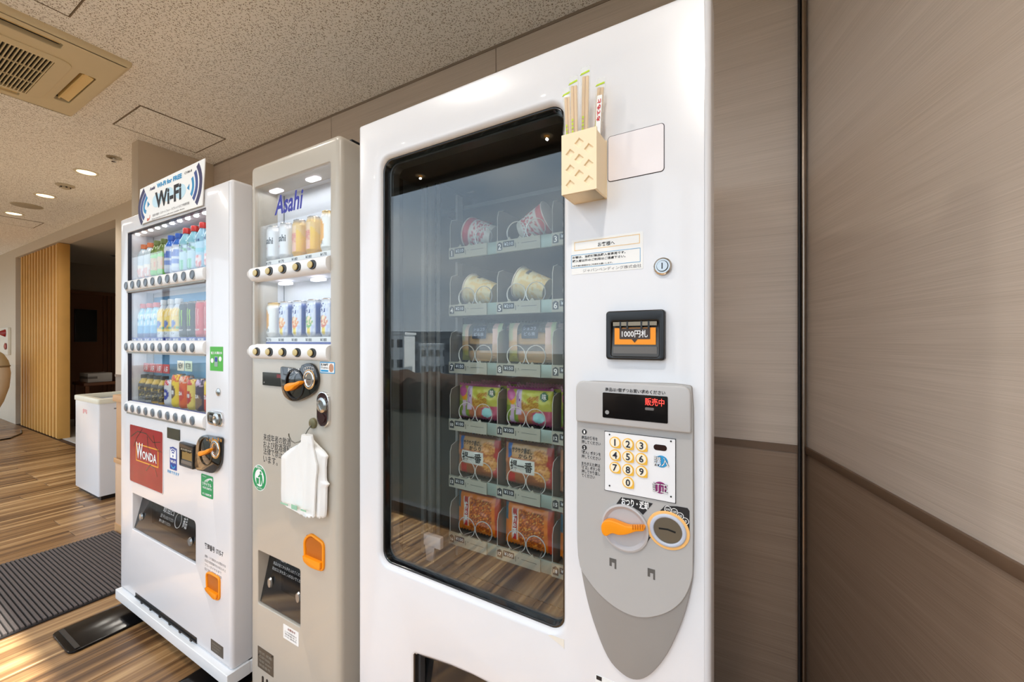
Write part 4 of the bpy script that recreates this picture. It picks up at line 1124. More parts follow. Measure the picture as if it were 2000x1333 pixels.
for (x_, y_, s_) in ((660, 188, '500'), (703, 204, '100'), (741, 232, '50'), (775, 266, '10')):
    p = PL([(x_, y_)])[0]
    G().panel(ell(p[0], p[1], .0056, .0056), [ell(p[0], p[1], .0047, .0047)], -.0094, -.0090).done('coin_ring', WPRINT, cp)
    txt(s_, p[0] - .0036, p[1] - .0022, p[0] + .0036, p[1] + .0022, -.0095, WPRINT, cp, .01, keep=True)
c0 = PL([(375, 310)])[0]; rl = .0405
dish = G().lathe([(rl, .0), (rl, .003), (rl - .003, .004), (rl - .006, .0015), (rl - .016, -.0045), (0, -.006)], 40).xf(Matrix.Translation((c0[0], -.0088, c0[1])) @ Matrix.Rotation(R(90), 4, 'X')).done('return_dish', mat('dish_grey', (188, 184, 184), .35), M3)
lv = smooth_closed(PL([(228, 292), (243, 258), (285, 248), (340, 266), (400, 288), (460, 290), (506, 292), (506, 318), (455, 322), (400, 340), (345, 345), (300, 334), (262, 352), (237, 335)], -.014), 4)
le = G().prism(lv, -.024, -.011).done('return_lever', ORANGE, M3, bev=.0035, bseg=3)
for k in range(5):
    p = PL([(432 + k * 16, 300)], -.02)[0]; G().box(p[0] - .0006, -.0252, p[1] - .004, p[0] + .0006, -.0238, p[1] + .004).done('grip_ridge', ORANGED, le)
flat('arrow', PL([(517, 302), (533, 330), (536, 372), (548, 372), (508, 426), (512, 392), (524, 362), (522, 330)]), -.0086, INK, cp)
c1 = PL([(660, 327)])[0]
G().panel(ell(c1[0], c1[1], .0335, .0315, 36), [ell(c1[0], c1[1], .0288, .0270, 36)], -.0100, -.0086, bev=.0006).done('coin_ring_orange', mat('ring_orange', (246, 190, 116), .35), M3)
G().panel(ell(c1[0], c1[1], .0290, .0272, 36), [ell(c1[0], c1[1], .0222, .0212, 36)], -.0125, -.0086, bev=.003, hb=.002).done('coin_bezel', mat('bezel_blue_grey', (190, 196, 210), .3), M3)
cs = G().prism(ell(c1[0], c1[1], .0226, .0216, 36), -.0098, -.0088).done('coin_plate', mat('coin_steel', (150, 142, 130), .35, 1.0), M3)
s0, s1 = PL([(600, 309), (712, 331)])
flat('coin_slot', stroke([(s0[0], c1[1] + .0004), (c1[0], c1[1] + .0016), (s1[0], c1[1] - .0006)], .0028), -.0098, BLACK, cs)
for x_, y_ in ((295, 545), (550, 615)):
    p = PL([(x_, y_)])[0]
    flat('peg_slot', [(p[0] - .006, p[1] - .006), (p[0] - .002, p[1] - .006), (p[0] - .002, p[1] + .001), (p[0] + .003, p[1] + .001), (p[0] + .003, p[1] - .009), (p[0] + .006, p[1] - .009), (p[0] + .006, p[1] + .008), (p[0] - .006, p[1] + .008)], -.0086, mat('slot_grey', (90, 88, 86), .5), cp)
# adhesive remains below the window, sticker low right, flap
p = BB(3, [(1070, 1248), (1102, 1250), (1102, 1268)])
flat('tape_residue', [(p[0], p[3] - .004), (p[2] - .004, p[1] + .003), (p[2], p[1]), (p[2], p[3]), (p[0] + .008, p[3] - .001)], -.0002, mat('tape_beige', (232, 226, 214), .6), M3)
q = BB(3, [(1163, 1330), (1200, 1333)])
sk = sticker(3, M3, (q[0], q[1] - .05, q[2] + .03, q[3]), PAPER, 'info_label')
flat('label_mark', rrect(q[0] + .002, q[3] - .008, q[0] + .012, q[3] - .001), -.0007, INK, sk)
tray_flap(M3, (.202, .20, .553, .515), 3)
fl_ = G().panel([(.199, .20)] + FLAPZ[1:-1] + [(.556, .20)], [offset(ccw([(.199, .20)] + FLAPZ[1:-1] + [(.556, .20)]), .008)], .014, .03, bev=.002).done('flap_frame', mat('flap_frame', (84, 86, 90), .25, .4), M3)

# ---- chopstick holder: cream box with a waffle relief, stuck to the door by its back
HB = (.6065, 1.5175, .6700, 1.6220); HD = .055
hm = mat('holder_cream', (246, 226, 190), .55, var=.015)
hold = thing('chopstick_holder', 'cream box with waffle relief holding chopsticks on the snack machine door', 'holder', W(3, HB[0], -.0003, HB[1]), MACH[3][2])
hw, hh = HB[2] - HB[0], HB[3] - HB[1]
g = G()
g.box(0, -.003, 0, hw, 0, hh); g.box(0, -HD, 0, .003, -.003, hh); g.box(hw - .003, -HD, 0, hw, -.003, hh - .004)
g.box(.003, -HD, 0, hw - .003, -.003, .003)
g.done('box', hm, hold, bev=.0006, bseg=1)
holes = []
for (cx_, cz_) in ((.51, .81), (.78, .68), (.25, .665), (.51, .545), (.78, .42), (.25, .405), (.51, .285), (.78, .16), (.25, .15)):
    r = .0078; cx_, cz_ = cx_ * hw, cz_ * hh
    holes.append([(cx_ - r, cz_), (cx_, cz_ - r), (cx_ + r, cz_), (cx_, cz_ + r)])
G().box(.0005, -HD, .0005, hw - .0005, -HD + .0025, hh - .0005).done('front_wall', hm, hold)
G().panel(rrect(0, 0, hw, hh), holes, -HD - .003, -HD, hb=.0016).done('waffle_front', hm, hold)
stick_m = mat('bamboo', (226, 190, 142), .6, var=.10, vscale=60)
film_m = mat('wrapper_film', (236, 240, 236), .1, coat=.3, trans=.78, var=.02)
lime = mat('lime_print', (186, 214, 30), .45)
def chopsticks(x, y, tilt, ztop, label, lean=0, wdt=.0105):
    t = thing('chopstick_pack', label, 'chopsticks', W(3, x, y, HB[1] + .0045), MACH[3][2], group='wrapped chopsticks')
    t.rotation_euler = (R(lean), R(tilt), MACH[3][2])
    L = ztop - HB[1] - .006
    G().box(-wdt / 2, -.0022, 0, -.0004, .0022, L).done('stick', stick_m, t, bev=.0008, bseg=1)
    G().box(.0004, -.0022, 0, wdt / 2, .0022, L - .001).done('stick', stick_m, t, bev=.0008, bseg=1)
    G().prism_x([(-.0034, 0.0), (.0034, 0.0), (.0034, L + .004), (.001, L + .016), (-.001, L + .016), (-.0034, L + .004)], -wdt / 2 - .002, wdt / 2 + .002).done('wrapper', film_m, t)
    G().prism([(-wdt / 2 - .003, L + .001), (-wdt / 2 - .0005, L + .0038), (wdt / 2 + .002, L + .0062), (wdt / 2 + .0025, L + .0034), (0, L + .0022)], -.0046, -.0036).done('lime_tip', lime, t)
    for k in range(11):
        z = L * .30 + k * .0068
        flat('wrapper_print', [(-.0035, z), (-.0010, z), (-.0010, z + .0045), (-.0035, z + .0045)] if k % 2 else [(-.0038, z), (-.0004, z + .001), (-.0012, z + .0048), (-.0032, z + .004)], -.0036, lime, t)
    return t
chopsticks(.6175, -.040, -2.5, 1.700, 'wrapped chopsticks at the left end of the cream holder', 0)
chopsticks(.628, -.046, -1.0, 1.712, 'wrapped chopsticks, second from the left in the cream holder', 0, .0112)
chopsticks(.6395, -.037, 1.0, 1.728, 'tallest wrapped chopsticks in the middle of the cream holder', 0, .0118)
chopsticks(.6500, -.020, 4.5, 1.711, 'wrapped chopsticks leaning right in the cream holder', 0, .0112)
t = thing('white_pick_wrapper', 'slim white paper sleeve with red lettering at the right of the cream holder', 'chopsticks', W(3, .659, -.034, HB[1] + .0045))
t.rotation_euler = (0, R(3), MACH[3][2])
G().box(-.0045, -.0016, 0, .0045, .0016, .165).done('sleeve', PAPER, t, bev=.0008, bseg=1)
g = G(); o_ = txt('おてもと', .120, -.0032, .158, .0032, -.0019, RED, t, .06)
for v in o_.data.vertices: v.co = (-v.co.z, v.co.y, v.co.x)

# ================================================================== ALCOHOL MACHINE (narrow, middle)
M2 = thing('can_vending_machine', 'narrow greige can vending machine between the white drink and snack machines', 'vending machine', (MACH[2][0], MACH[2][1], 0), MACH[2][2])
W2, DEP2 = .447, .66
wn2 = rrect(.026, 1.2065, .4085, 1.759, .006, 4)
fb2 = BB(2, [(503.7, 1074), (586, 1115), (586, 1227), (503.7, 1178.5)])
fb2 = (.046, .420, .270, .590)
cr2 = [F(2, 594.9, 1052), F(2, 596, 1095), F(2, 612, 1110), F(2, 634.8, 1117), F(2, 635, 1060), F(2, 608, 1040)]
G().panel(rrect(0, .05, W2, 1.83, .02, 6), [wn2, rrect(*fb2, .006, 4)], 0, .075, bev=.018, hb=.003, seg=6).done('door', CREAM, M2)
side_m = mat('side_greige', (176, 164, 150), .35, .0, var=.02)
g = G(); g.box(.006, .076, .05, .016, DEP2, 1.826); g.box(W2 - .014, .076, .05, W2 - .004, DEP2, 1.826); g.box(.016, .076, 1.815, W2 - .014, DEP2, 1.826); g.box(.016, DEP2 - .01, .05, W2 - .014, DEP2, 1.815)
g.done('cabinet', side_m, M2, bev=.002)
for yy in (.088, .104, .20):
    G().box(W2 - .0045, yy, .05, W2 - .0025, yy + .004, 1.826).done('side_groove', mat('groove_dark', (96, 88, 80), .5), M2)
G().box(W2 - .05, .05, 1.8305, W2 - .012, .11, 1.836).done('hinge_cover', BLACK, M2, bev=.001)
for xx in (.04, W2 - .05):
    for yy in (.05, .55): G().cyl((xx, yy, 0), (xx, yy, .051), .02).done('foot', BLACK, M2)
disp_w = mat('display_white', (226, 228, 232), .5, var=.01)
g = G(); g.box(.012, .0755, 1.18, .424, .105, 1.79)
BACK2 = .098
g = G(); g.box(.012, BACK2, 1.19, .424, BACK2 + .006, 1.78); g.box(.012, .02, 1.19, .0245, BACK2, 1.78); g.box(.410, .02, 1.19, .424, BACK2, 1.78); g.box(.0245, .02, 1.762, .41, BACK2, 1.78); g.box(.0245, .02, 1.19, .41, BACK2, 1.203)
g.done('display_liner', disp_w, M2)
G().box(.0246, BACK2 - .001, 1.20, .0262, BACK2, 1.762).done('liner_joint', mat('gap_dark', (40, 38, 40), .6), M2)
G().prism(offset(ccw(wn2), .0005), .010, .013).done('glass_pane', GLASS1, M2)
led_m = mat('led_lamp', (250, 246, 255), .4, emit=(244, 240, 255), estr=1.0)
def ledpuck(root, x, y, z, rx=.028, ry=.012, m=None):
    return G().prism_z(rpoly([(x - rx, y - ry), (x + rx, y - ry), (x + rx, y + ry), (x - rx, y + ry)], ry * .9, 5), z - .008, z).done('led_lamp', m or led_m, root, bev=.002)
for u_, v_, zt in ((540, 357, 1.762), (612, 336, 1.762), (558, 550, 1.452), (622, 541, 1.452)):
    x_ = F(2, u_, v_, .05)[0]; ledpuck(M2, x_, .05, zt)
def machine_light(m_, x, y, z, sx, sy, e, col=(.96, .97, 1), tilt=0):
    l = light('display_lamp', 'AREA', W(m_, x, y, z), e, col, (R(tilt), 0, MACH[m_][2]), shape='RECTANGLE', size=sx, size_y=sy); return l
machine_light(2, .217, .045, 1.75, .36, .05, .14)
machine_light(2, .217, .045, 1.448, .36, .05, .115)
LED_BTN = mat('button_beige', (206, 186, 130), .35)
for r, (zb, zs) in enumerate(((1.4775, 1.512), (1.2284, 1.262))):
    g = G().prism_x(smooth_closed([(-.010, zb - .012), (-.012, zb), (-.010, zb + .014), (.0, zb + .021), (.012, zb + .021), (.012, zb - .021), (-.002, zb - .021)], 3), .014, .405)
    lg = g.done('button_ledge', WHITE2, M2)
    G().cyl((.014, .0, zb), (.008, .0, zb), .018, .012, 16).done('end_cap', WHITE2, lg, bev=.003)
    G().box(.014, .014, zb - .02, .405, .10, zb - .012).done('shelf', disp_w, M2)
    G().box(.04, .03, zs - .018, .402, .034, zs + .012).done('price_strip', PAPER, lg)
    G().box(.04, .0285, zs - .016, .402, .0305, zs - .003).done('price_band', BLUE, lg)
    for k in range(5):
        bx = .0558 + .0708 * k
        G().prism(ell(bx + .006, zb, .0195, .0135, 24), -.0128, -.010).done('button_recess', BLACK, lg, bev=.001, bseg=1)
        G().prism(ell(bx, zb, .0115, .0098, 24), -.0165, -.0128).done('button', LED_BTN, lg, bev=.002)
        txt('¥%d' % ((170, 170, 180, 180, 170), (170, 180, 180, 180, 180))[r][k], bx - .018, zs - .001, bx + .012, zs + .0085, .0296, INK, lg, .02)
txt('Asahi', .123, 1.655, .262, 1.715, .0094, mat('logo_blue', (38, 44, 150), .4), M2, .025, shear=.18)
# cans
CANM = colmat('printed_can', .3, .3, metal=.25)
CAN_PROF = [(.0235, .0), (.0255, .0015), (.0305, .011)] + [(.0312, .012 + .082 * i / 24) for i in range(25)] + [(.0300, .098), (.0265, .107), (.0262, .109)]
def c_dry(a, q): return (196, 192, 190) if q > .93 or q < .05 else (226, 226, 228)
def c_lemon(a, q):
    if q > .9: return (196, 176, 150)
    if abs(a) < .42 and .12 < q < .86: return (232, 168 + int(40 * q), 150)
    return (236, 176 + int(26 * q), 40) if q < .62 + .1 * math.sin(3 * a) else (228, 190, 110)
def c_gold(a, q):
    if q > .93: return (204, 166, 70)
    if ((a + .35) / .62) ** 2 + ((q - .5) / .32) ** 2 < 1: return (238, 170, 40)
    return (240, 238, 232)
def c_yui(fr):
    def f(a, q):
        if q > .95 or q < .04: return (188, 190, 196)
        if a < -.62 or a > .95: return (52, 82, 160)
        if ((a - .15) / .5) ** 2 + ((q - .40) / .17) ** 2 < 1: return fr if nz_(a, q, 9) > -.1 else (244, 220, 180)
        if ((a + .3) / .25) ** 2 + ((q - .45) / .1) ** 2 < 1: return (90, 150, 120)
        if q < .24 and abs(a - .15) < .3: return (244, 214, 60)
        return (222, 228, 240) if nz_(a, q, 6, 7) > -.15 else (196, 206, 232)
    return f
def make_can(name, label, colf, words, loc, group=None, h=1.0, lid=None, rad=.82, m_=2, cat='can'):
    t = thing(name, label, cat, loc, MACH[m_][2], group)
    pr = [(r_ * rad, z_ * h) for r_, z_ in CAN_PROF]
    G().lathe(pr, 40, colf=colf).done('can_body', CANM, t)
    G().lathe([(.0262 * rad, .109 * h), (.0274 * rad, .1105 * h), (.0266 * rad, .112 * h), (.024 * rad, .1095 * h), (0, .1092 * h)], 24).done('lid', lid or CHROME, t)
    for s_, x0, z0, x1, z1, m, bo, kp_ in words: txt(s_, x0, z0 * h, x1, z1 * h, 0, m, t, bo, wrap=.0314 * rad, keep=kp_)
    return t
goldlid = mat('gold_lid', (206, 170, 80), .25, .9)
cx2 = [.0528 + .0705 * k for k in range(5)]
z1_, z2_ = 1.5245, 1.2755
yb = .052
dry = [('Asahi', -.022, .052, .02, .074, INK, .03, False), ('DRY', -.018, .034, -.002, .041, mat('logo_red', (190, 40, 40), .4), .01, False)]
dl = 'silver beer can with black script, upper shelf of the middle machine, %s from the left'
for k, (cf, w_, lb, ld) in enumerate(((c_dry, dry, dl % 'first', None), (c_dry, dry, dl % 'second', None),
        (c_lemon, [('檸檬', -.012, .04, .01, .07, mat('pink_ink', (226, 120, 110), .4), .01, False)], 'yellow and pink sour can left of its twin, upper shelf of the middle machine', None),
        (c_lemon, [('檸檬', -.012, .04, .01, .07, mat('pink_ink', (226, 120, 110), .4), .01, False)], 'yellow and pink sour can beside the gold-topped can, upper shelf of the middle machine', None),
        (c_gold, [('生', -.006, .018, .006, .03, INK, .01, False)], 'white and orange gold-topped can at the right end, upper shelf of the middle machine', goldlid))):
    make_can('beer_can' if k < 2 else 'sour_can', lb, cf, w_, W(2, cx2[k], yb, z1_), 'cans on the upper shelf of the middle machine', 1.02 if k < 4 else 1.06, ld)
yu = [('結', -.014, .070, .012, .098, mat('yui_blue', (38, 52, 140), .4), .03, False)]
for k in range(5):
    if k == 0:
        make_can('highball_can', 'white can with big orange disc and gold lid, lower shelf of the middle machine', c_gold, [('角', -.006, .016, .006, .028, INK, .01, False)], W(2, cx2[0], yb, z2_), 'cans on the lower shelf of the middle machine', 1.0, goldlid)
    else:
        fr = ((232, 140, 50), (236, 130, 60), (120, 180, 90), (220, 120, 90))[k - 1]
        make_can('sour_can', 'blue and white fruit sour can, %s from the left, lower shelf of middle machine' % ('second', 'third', 'fourth', 'fifth')[k - 1], c_yui(fr), yu, W(2, cx2[k], yb, z2_), 'cans on the lower shelf of the middle machine', 1.0)
# door fittings
Z6 = 3.704
def P6(pts, dep=0.0): return [F(2, 470 + x / Z6, 680 + y / Z6, dep) for x, y in pts]
db = P6([(168, 172), (312, 186), (312, 280), (168, 268)])
zt_, zb_ = (db[0][1] + db[1][1]) / 2, (db[2][1] + db[3][1]) / 2
dd = G().prism(rrect(db[0][0], zb_, db[1][0], zt_, .002), -.004, 0).done('price_display', BLACKG, M2)
p = P6([(272, 190), (305, 218)]); flat('digit_panel', [(p[0][0], p[1][1]), (p[1][0], p[1][1]), (p[1][0], p[0][1]), (p[0][0], p[0][1])], -.0042, mat('led_dim', (120, 36, 44), .4), dd)
p = P6([(180, 248)])[0]; flat('sensor', ell(p[0], p[1], .0022, .0022), -.0042, mat('sensor_grey', (150, 148, 146), .4), dd)
cp2 = smooth_closed(P6([(308, 142), (340, 136), (440, 146), (462, 122), (508, 108), (550, 130), (576, 195), (574, 265), (548, 322), (480, 366), (405, 386), (355, 368), (322, 322), (310, 230)]), 4)
co = G().prism(cp2, -.010, 0).done('coin_panel', BLACKG, M2, bev=.004)
p = P6([(343, 175), (425, 152)], -.01); zc_ = (p[0][1] + p[1][1]) / 2
txt('おつり・返却', p[0][0], zc_ - .008, p[1][0], zc_ + .008, -.0105, WPRINT, co, .03)
for k in range(5):
    p = P6([(466 + k * 14, 156 - 8 * math.sin(k * .7))], -.01)[0]
    G().panel(ell(p[0], p[1], .005, .006, 16), [ell(p[0], p[1], .0042, .0052, 16)], -.0106, -.0101).done('coin_mark', WPRINT, co)
p = P6([(392, 262)], -.01)[0]
G().panel(ell(p[0], p[1], .046, .046, 36), [ell(p[0], p[1], .041, .041, 36)], -.013, -.0095, bev=.001).done('dial_ring', BLACK, co)
lv2 = smooth_closed(P6([(335, 292), (340, 264), (368, 252), (402, 250), (440, 238), (444, 258), (412, 276), (385, 300), (352, 312)], -.016), 4)
G().prism(lv2, -.026, -.0095).done('return_lever', ORANGE, co, bev=.003)
p = P6([(495, 228)], -.01)[0]
G().panel(ell(p[0], p[1], .026, .028, 32), [ell(p[0], p[1], .0245, .0265, 32)], -.0108, -.0099).done('coin_ring', mat('ring_orange', (246, 190, 116), .35), co)
G().panel(ell(p[0], p[1], .0235, .0255, 32), [ell(p[0], p[1], .014, .016, 32)], -.013, -.0098, bev=.003, hb=.004).done('coin_bezel', CHROME, co)
flat('coin_mouth', ell(p[0], p[1], .0145, .0165), -.0102, mat('coin_steel', (150, 142, 130), .35, 1.0), co)
flat('coin_slot', rrect(p[0] - .008, p[1] - .0012, p[0] + .008, p[1] + .0012), -.0106, BLACK, co)
bill_unit(M2, 2, P6([(164, 366), (303, 376), (303, 578), (164, 562)]), '1000円')
pc = P6([(608, 443)])[0]
rr_ = abs(P6([(654, 443)])[0][0] - pc[0]) * .95; hz_ = .5 * (P6([(608, 315)])[0][1] - P6([(608, 572)])[0][1])
pill = rrect(pc[0] - rr_, pc[1] - hz_, pc[0] + rr_, pc[1] + hz_, rr_ * .98, 8)
cr_ = G().panel(pill, [offset(ccw(pill), .0035)], -.008, .001, bev=.002).done('lock_plate', CHROME, M2)
flat('plate_face', offset(ccw(pill), .0034), -.003, mat('plate_brown', (52, 30, 30), .2), cr_, .003)
G().lathe([(rr_ * .82, 0), (rr_ * .8, .006), (rr_ * .55, .009), (rr_ * .5, .005), (0, .005)], 28).xf(Matrix.Translation((pc[0], -.005, pc[1] + hz_ * .25)) @ Matrix.Rotation(R(90), 4, 'X')).done('lock_cylinder', SILVER, cr_)
G().lathe([(rr_ * .5, 0), (rr_ * .45, .004), (0, .004)], 20).xf(Matrix.Translation((pc[0], -.005, pc[1] - hz_ * .5)) @ Matrix.Rotation(R(90), 4, 'X')).done('lock_knob', mat('plate_brown', (52, 30, 30), .2), cr_)
def boxq(m_, pts):
    q = Q(m_, pts); return ((q[0][0] + q[3][0]) / 2, (q[2][1] + q[3][1]) / 2, (q[1][0] + q[2][0]) / 2, (q[0][1] + q[1][1]) / 2)
b = boxq(2, [(625.2, 706.7), (656, 708.5), (656, 731.3), (625.2, 728.6)])
b = (b[0], b[1], b[2] - .004, b[3])
s1 = sticker(2, M2, b, LBLUE, 'sticker'); w_, h_ = b[2] - b[0], b[3] - b[1]
G().prism(rrect(b[0] + .0025, b[1] + .0025, b[2] - .0025, b[3] - .0025, .001), -.0009, -.0006).done('sticker_face', PAPER, s1)
txt('新500円', b[0] + w_ * .08, b[1] + h_ * .64, b[0] + w_ * .55, b[1] + h_ * .88, -.0013, INK, s1, .03)
txt('使えません', b[0] + w_ * .08, b[1] + h_ * .40, b[0] + w_ * .58, b[1] + h_ * .58, -.0013, INK, s1, .02)
flat('blue_bar', rrect(b[0] + w_ * .08, b[1] + h_ * .14, b[0] + w_ * .58, b[1] + h_ * .30), -.0010, LBLUE, s1)
flat('coin_print', ell(b[0] + w_ * .78, b[1] + h_ * .5, w_ * .15, h_ * .36), -.0010, mat('coin_print', (190, 140, 110), .5), s1)
for s_, v, x1_ in (('未成年者の飲酒', 655, 362), ('および飲酒運転は', 706, 392), ('法律で禁止されて', 756, 392), ('います。', 812, 268)):
    a_ = P6([(165, v - 8), (x1_, v + 10)])
    z_ = P6([(165, v - 22)])[0][1]
    zc_ = P6([(165, v - 12)])[0][1]
    txt(s_, a_[0][0], zc_ - .0115, a_[1][0], zc_ + .0115, -.0004, INK, M2, .0)
p = P6([(137, 940)])[0]; ry_ = .5 * (P6([(137, 846)])[0][1] - P6([(137, 1034)])[0][1]); rx_ = (P6([(187, 940)])[0][0] - P6([(87, 940)])[0][0]) / 2
s2 = G().prism(ell(p[0], p[1], rx_, ry_, 40), -.0006, 0).done('green_mark', WPRINT, M2)
G().panel(ell(p[0], p[1], rx_ * .95, ry_ * .95, 40), [ell(p[0], p[1], rx_ * .66, ry_ * .66, 40)], -.0010, -.0006).done('green_ring', GREEN, s2)
q0 = p
flat('pictogram_head', ell(q0[0] + rx_ * .2, q0[1] + ry_ * .42, rx_ * .12, ry_ * .11, 14), -.0008, GREEN, s2)
flat('pictogram_body', [(q0[0] + rx_ * .10, q0[1] - ry_ * .5), (q0[0] + rx_ * .24, q0[1] - ry_ * .5), (q0[0] + rx_ * .26, q0[1] - ry_ * .08), (q0[0] + rx_ * .42, q0[1] - ry_ * .5), (q0[0] + rx_ * .52, q0[1] - ry_ * .5), (q0[0] + rx_ * .38, q0[1] + ry_ * .28), (q0[0] + rx_ * .08, q0[1] + ry_ * .30), (q0[0] - rx_ * .2, q0[1] + ry_ * .06), (q0[0] - rx_ * .12, q0[1] - ry_ * .0), (q0[0] + rx_ * .1, q0[1] + ry_ * .10)], -.0008, GREEN, s2)
flat('pictogram_bin', [(q0[0] - rx_ * .46, q0[1] - ry_ * .05), (q0[0] - rx_ * .40, q0[1] - ry_ * .5), (q0[0] - rx_ * .08, q0[1] - ry_ * .5), (q0[0] - rx_ * .04, q0[1] - ry_ * .05)], -.0008, GREEN, s2)
for k in range(14):
    a_ = R(30 + k * 24)
    flat('ring_text', [(p[0] + (rx_ * .80 + dx_) * math.cos(a_) , p[1] + (ry_ * .80 + dz_) * math.sin(a_)) for dx_, dz_ in ((-.004, -.004), (.004, -.003), (.003, .004), (-.003, .003))], -.0013, WPRINT, s2) if False else None
txt('散乱防止', p[0] - rx_ * .5, p[1] + ry_ * .70, p[0] + rx_ * .5, p[1] + ry_ * .88, -.0013, WPRINT, s2, .02)
txt('リサイクル', p[0] - rx_ * .5, p[1] - ry_ * .88, p[0] + rx_ * .5, p[1] - ry_ * .70, -.0013, WPRINT, s2, .02)
coin_return(M2, cr2, None, 2)
fl2 = tray_flap(M2, fb2, 2)
# the flap of this machine: print on the smoked panel
fw_, fh_ = fb2[2] - fb2[0], fb2[3] - fb2[1]
def on_flap(root, s_, x0, z0, x1, z1, bx, bo=.0, m=None):
    bz0, bz1 = bx[1] + .004, bx[3] - .004
    return txt(s_, x0, z0, x1, z1, -.0007, m or mat('flap_print', (176, 178, 178), .5), root, bo, surf=lambda x, z: .006 + .036 * (z - bz0) / (bz1 - bz0))
on_flap(fl2, '注意', fb2[0] + fw_ * .30, fb2[1] + fh_ * .80, fb2[0] + fw_ * .44, fb2[1] + fh_ * .88, fb2, .02)
on_flap(fl2, '商品が出てから手を入れてください', fb2[0] + fw_ * .14, fb2[1] + fh_ * .70, fb2[0] + fw_ * .86, fb2[1] + fh_ * .755, fb2)
on_flap(fl2, '取出口に手を深く入れないでください', fb2[0] + fw_ * .14, fb2[1] + fh_ * .61, fb2[0] + fw_ * .90, fb2[1] + fh_ * .665, fb2)
on_flap(fl2, 'フラップは静かに', fb2[0] + fw_ * .52, fb2[1] + fh_ * .83, fb2[0] + fw_ * .84, fb2[1] + fh_ * .88, fb2)
for xx in (.17, .84):
    G().lathe([(.013, 0), (.011, .005), (0, .006)], 18, sx=.8, sy=1.3).xf(Matrix.Translation((fb2[0] + fw_ * xx, .006 + .036 * .38 - .001, fb2[1] + fh_ * .40)) @ Matrix.Rotation(R(90), 4, 'X')).done('flap_boss', mat('boss_grey', (150, 152, 152), .15, .6), fl2)
b = boxq(2, [(553.7, 1218), (583.5, 1237), (583.5, 1264.5), (553.7, 1246)])
s3 = sticker(2, M2, b, PAPER, 'info_label', r=.001); w_, h_ = b[2] - b[0], b[3] - b[1]
txt('お問合せ', b[0] + w_ * .3, b[1] + h_ * .72, b[0] + w_ * .8, b[1] + h_ * .9, -.0010, mat('brown_ink', (150, 90, 80), .5), s3, .02)
for k in range(3):
    txt(('この自販機は', '管理番号 2', '0120 連絡先')[k], b[0] + w_ * .1, b[1] + h_ * (.5 - .17 * k), b[0] + w_ * .88, b[1] + h_ * (.61 - .17 * k), -.0010, mat('notice_grey', (120, 116, 116), .6), s3)
b = boxq(2, [(503.7, 1260), (534.4, 1283), (534.4, 1324.5), (503.7, 1302)])
s4 = sticker(2, M2, b, mat('rating_plate', (104, 98, 88), .35, .5), 'rating_plate', r=.002); w_, h_ = b[2] - b[0], b[3] - b[1]
for k in range(4):
    txt(('形式 定格', 'AC100V 50/60Hz', '冷却 300W', '製造番号')[k], b[0] + w_ * .1, b[1] + h_ * (.72 - .2 * k), b[0] + w_ * (.9 - .1 * (k % 2)), b[1] + h_ * (.84 - .2 * k), -.0010, mat('plate_print', (160, 154, 142), .5), s4)
for xx in (.08, .92): flat('rivet', ell(b[0] + w_ * xx, b[1] + h_ * (.93 if xx > .5 else .6), .003, .003, 10), -.0008, BLACK, s4)
v0 = F(2, 512, 1318); 
for k in range(6):
    G().prism(rrect(v0[0] + k * .024, v0[1] - .09, v0[0] + .009 + k * .024, v0[1] - .004, .003), -.0012, .0).done('vent_slot', BLACK, M2)

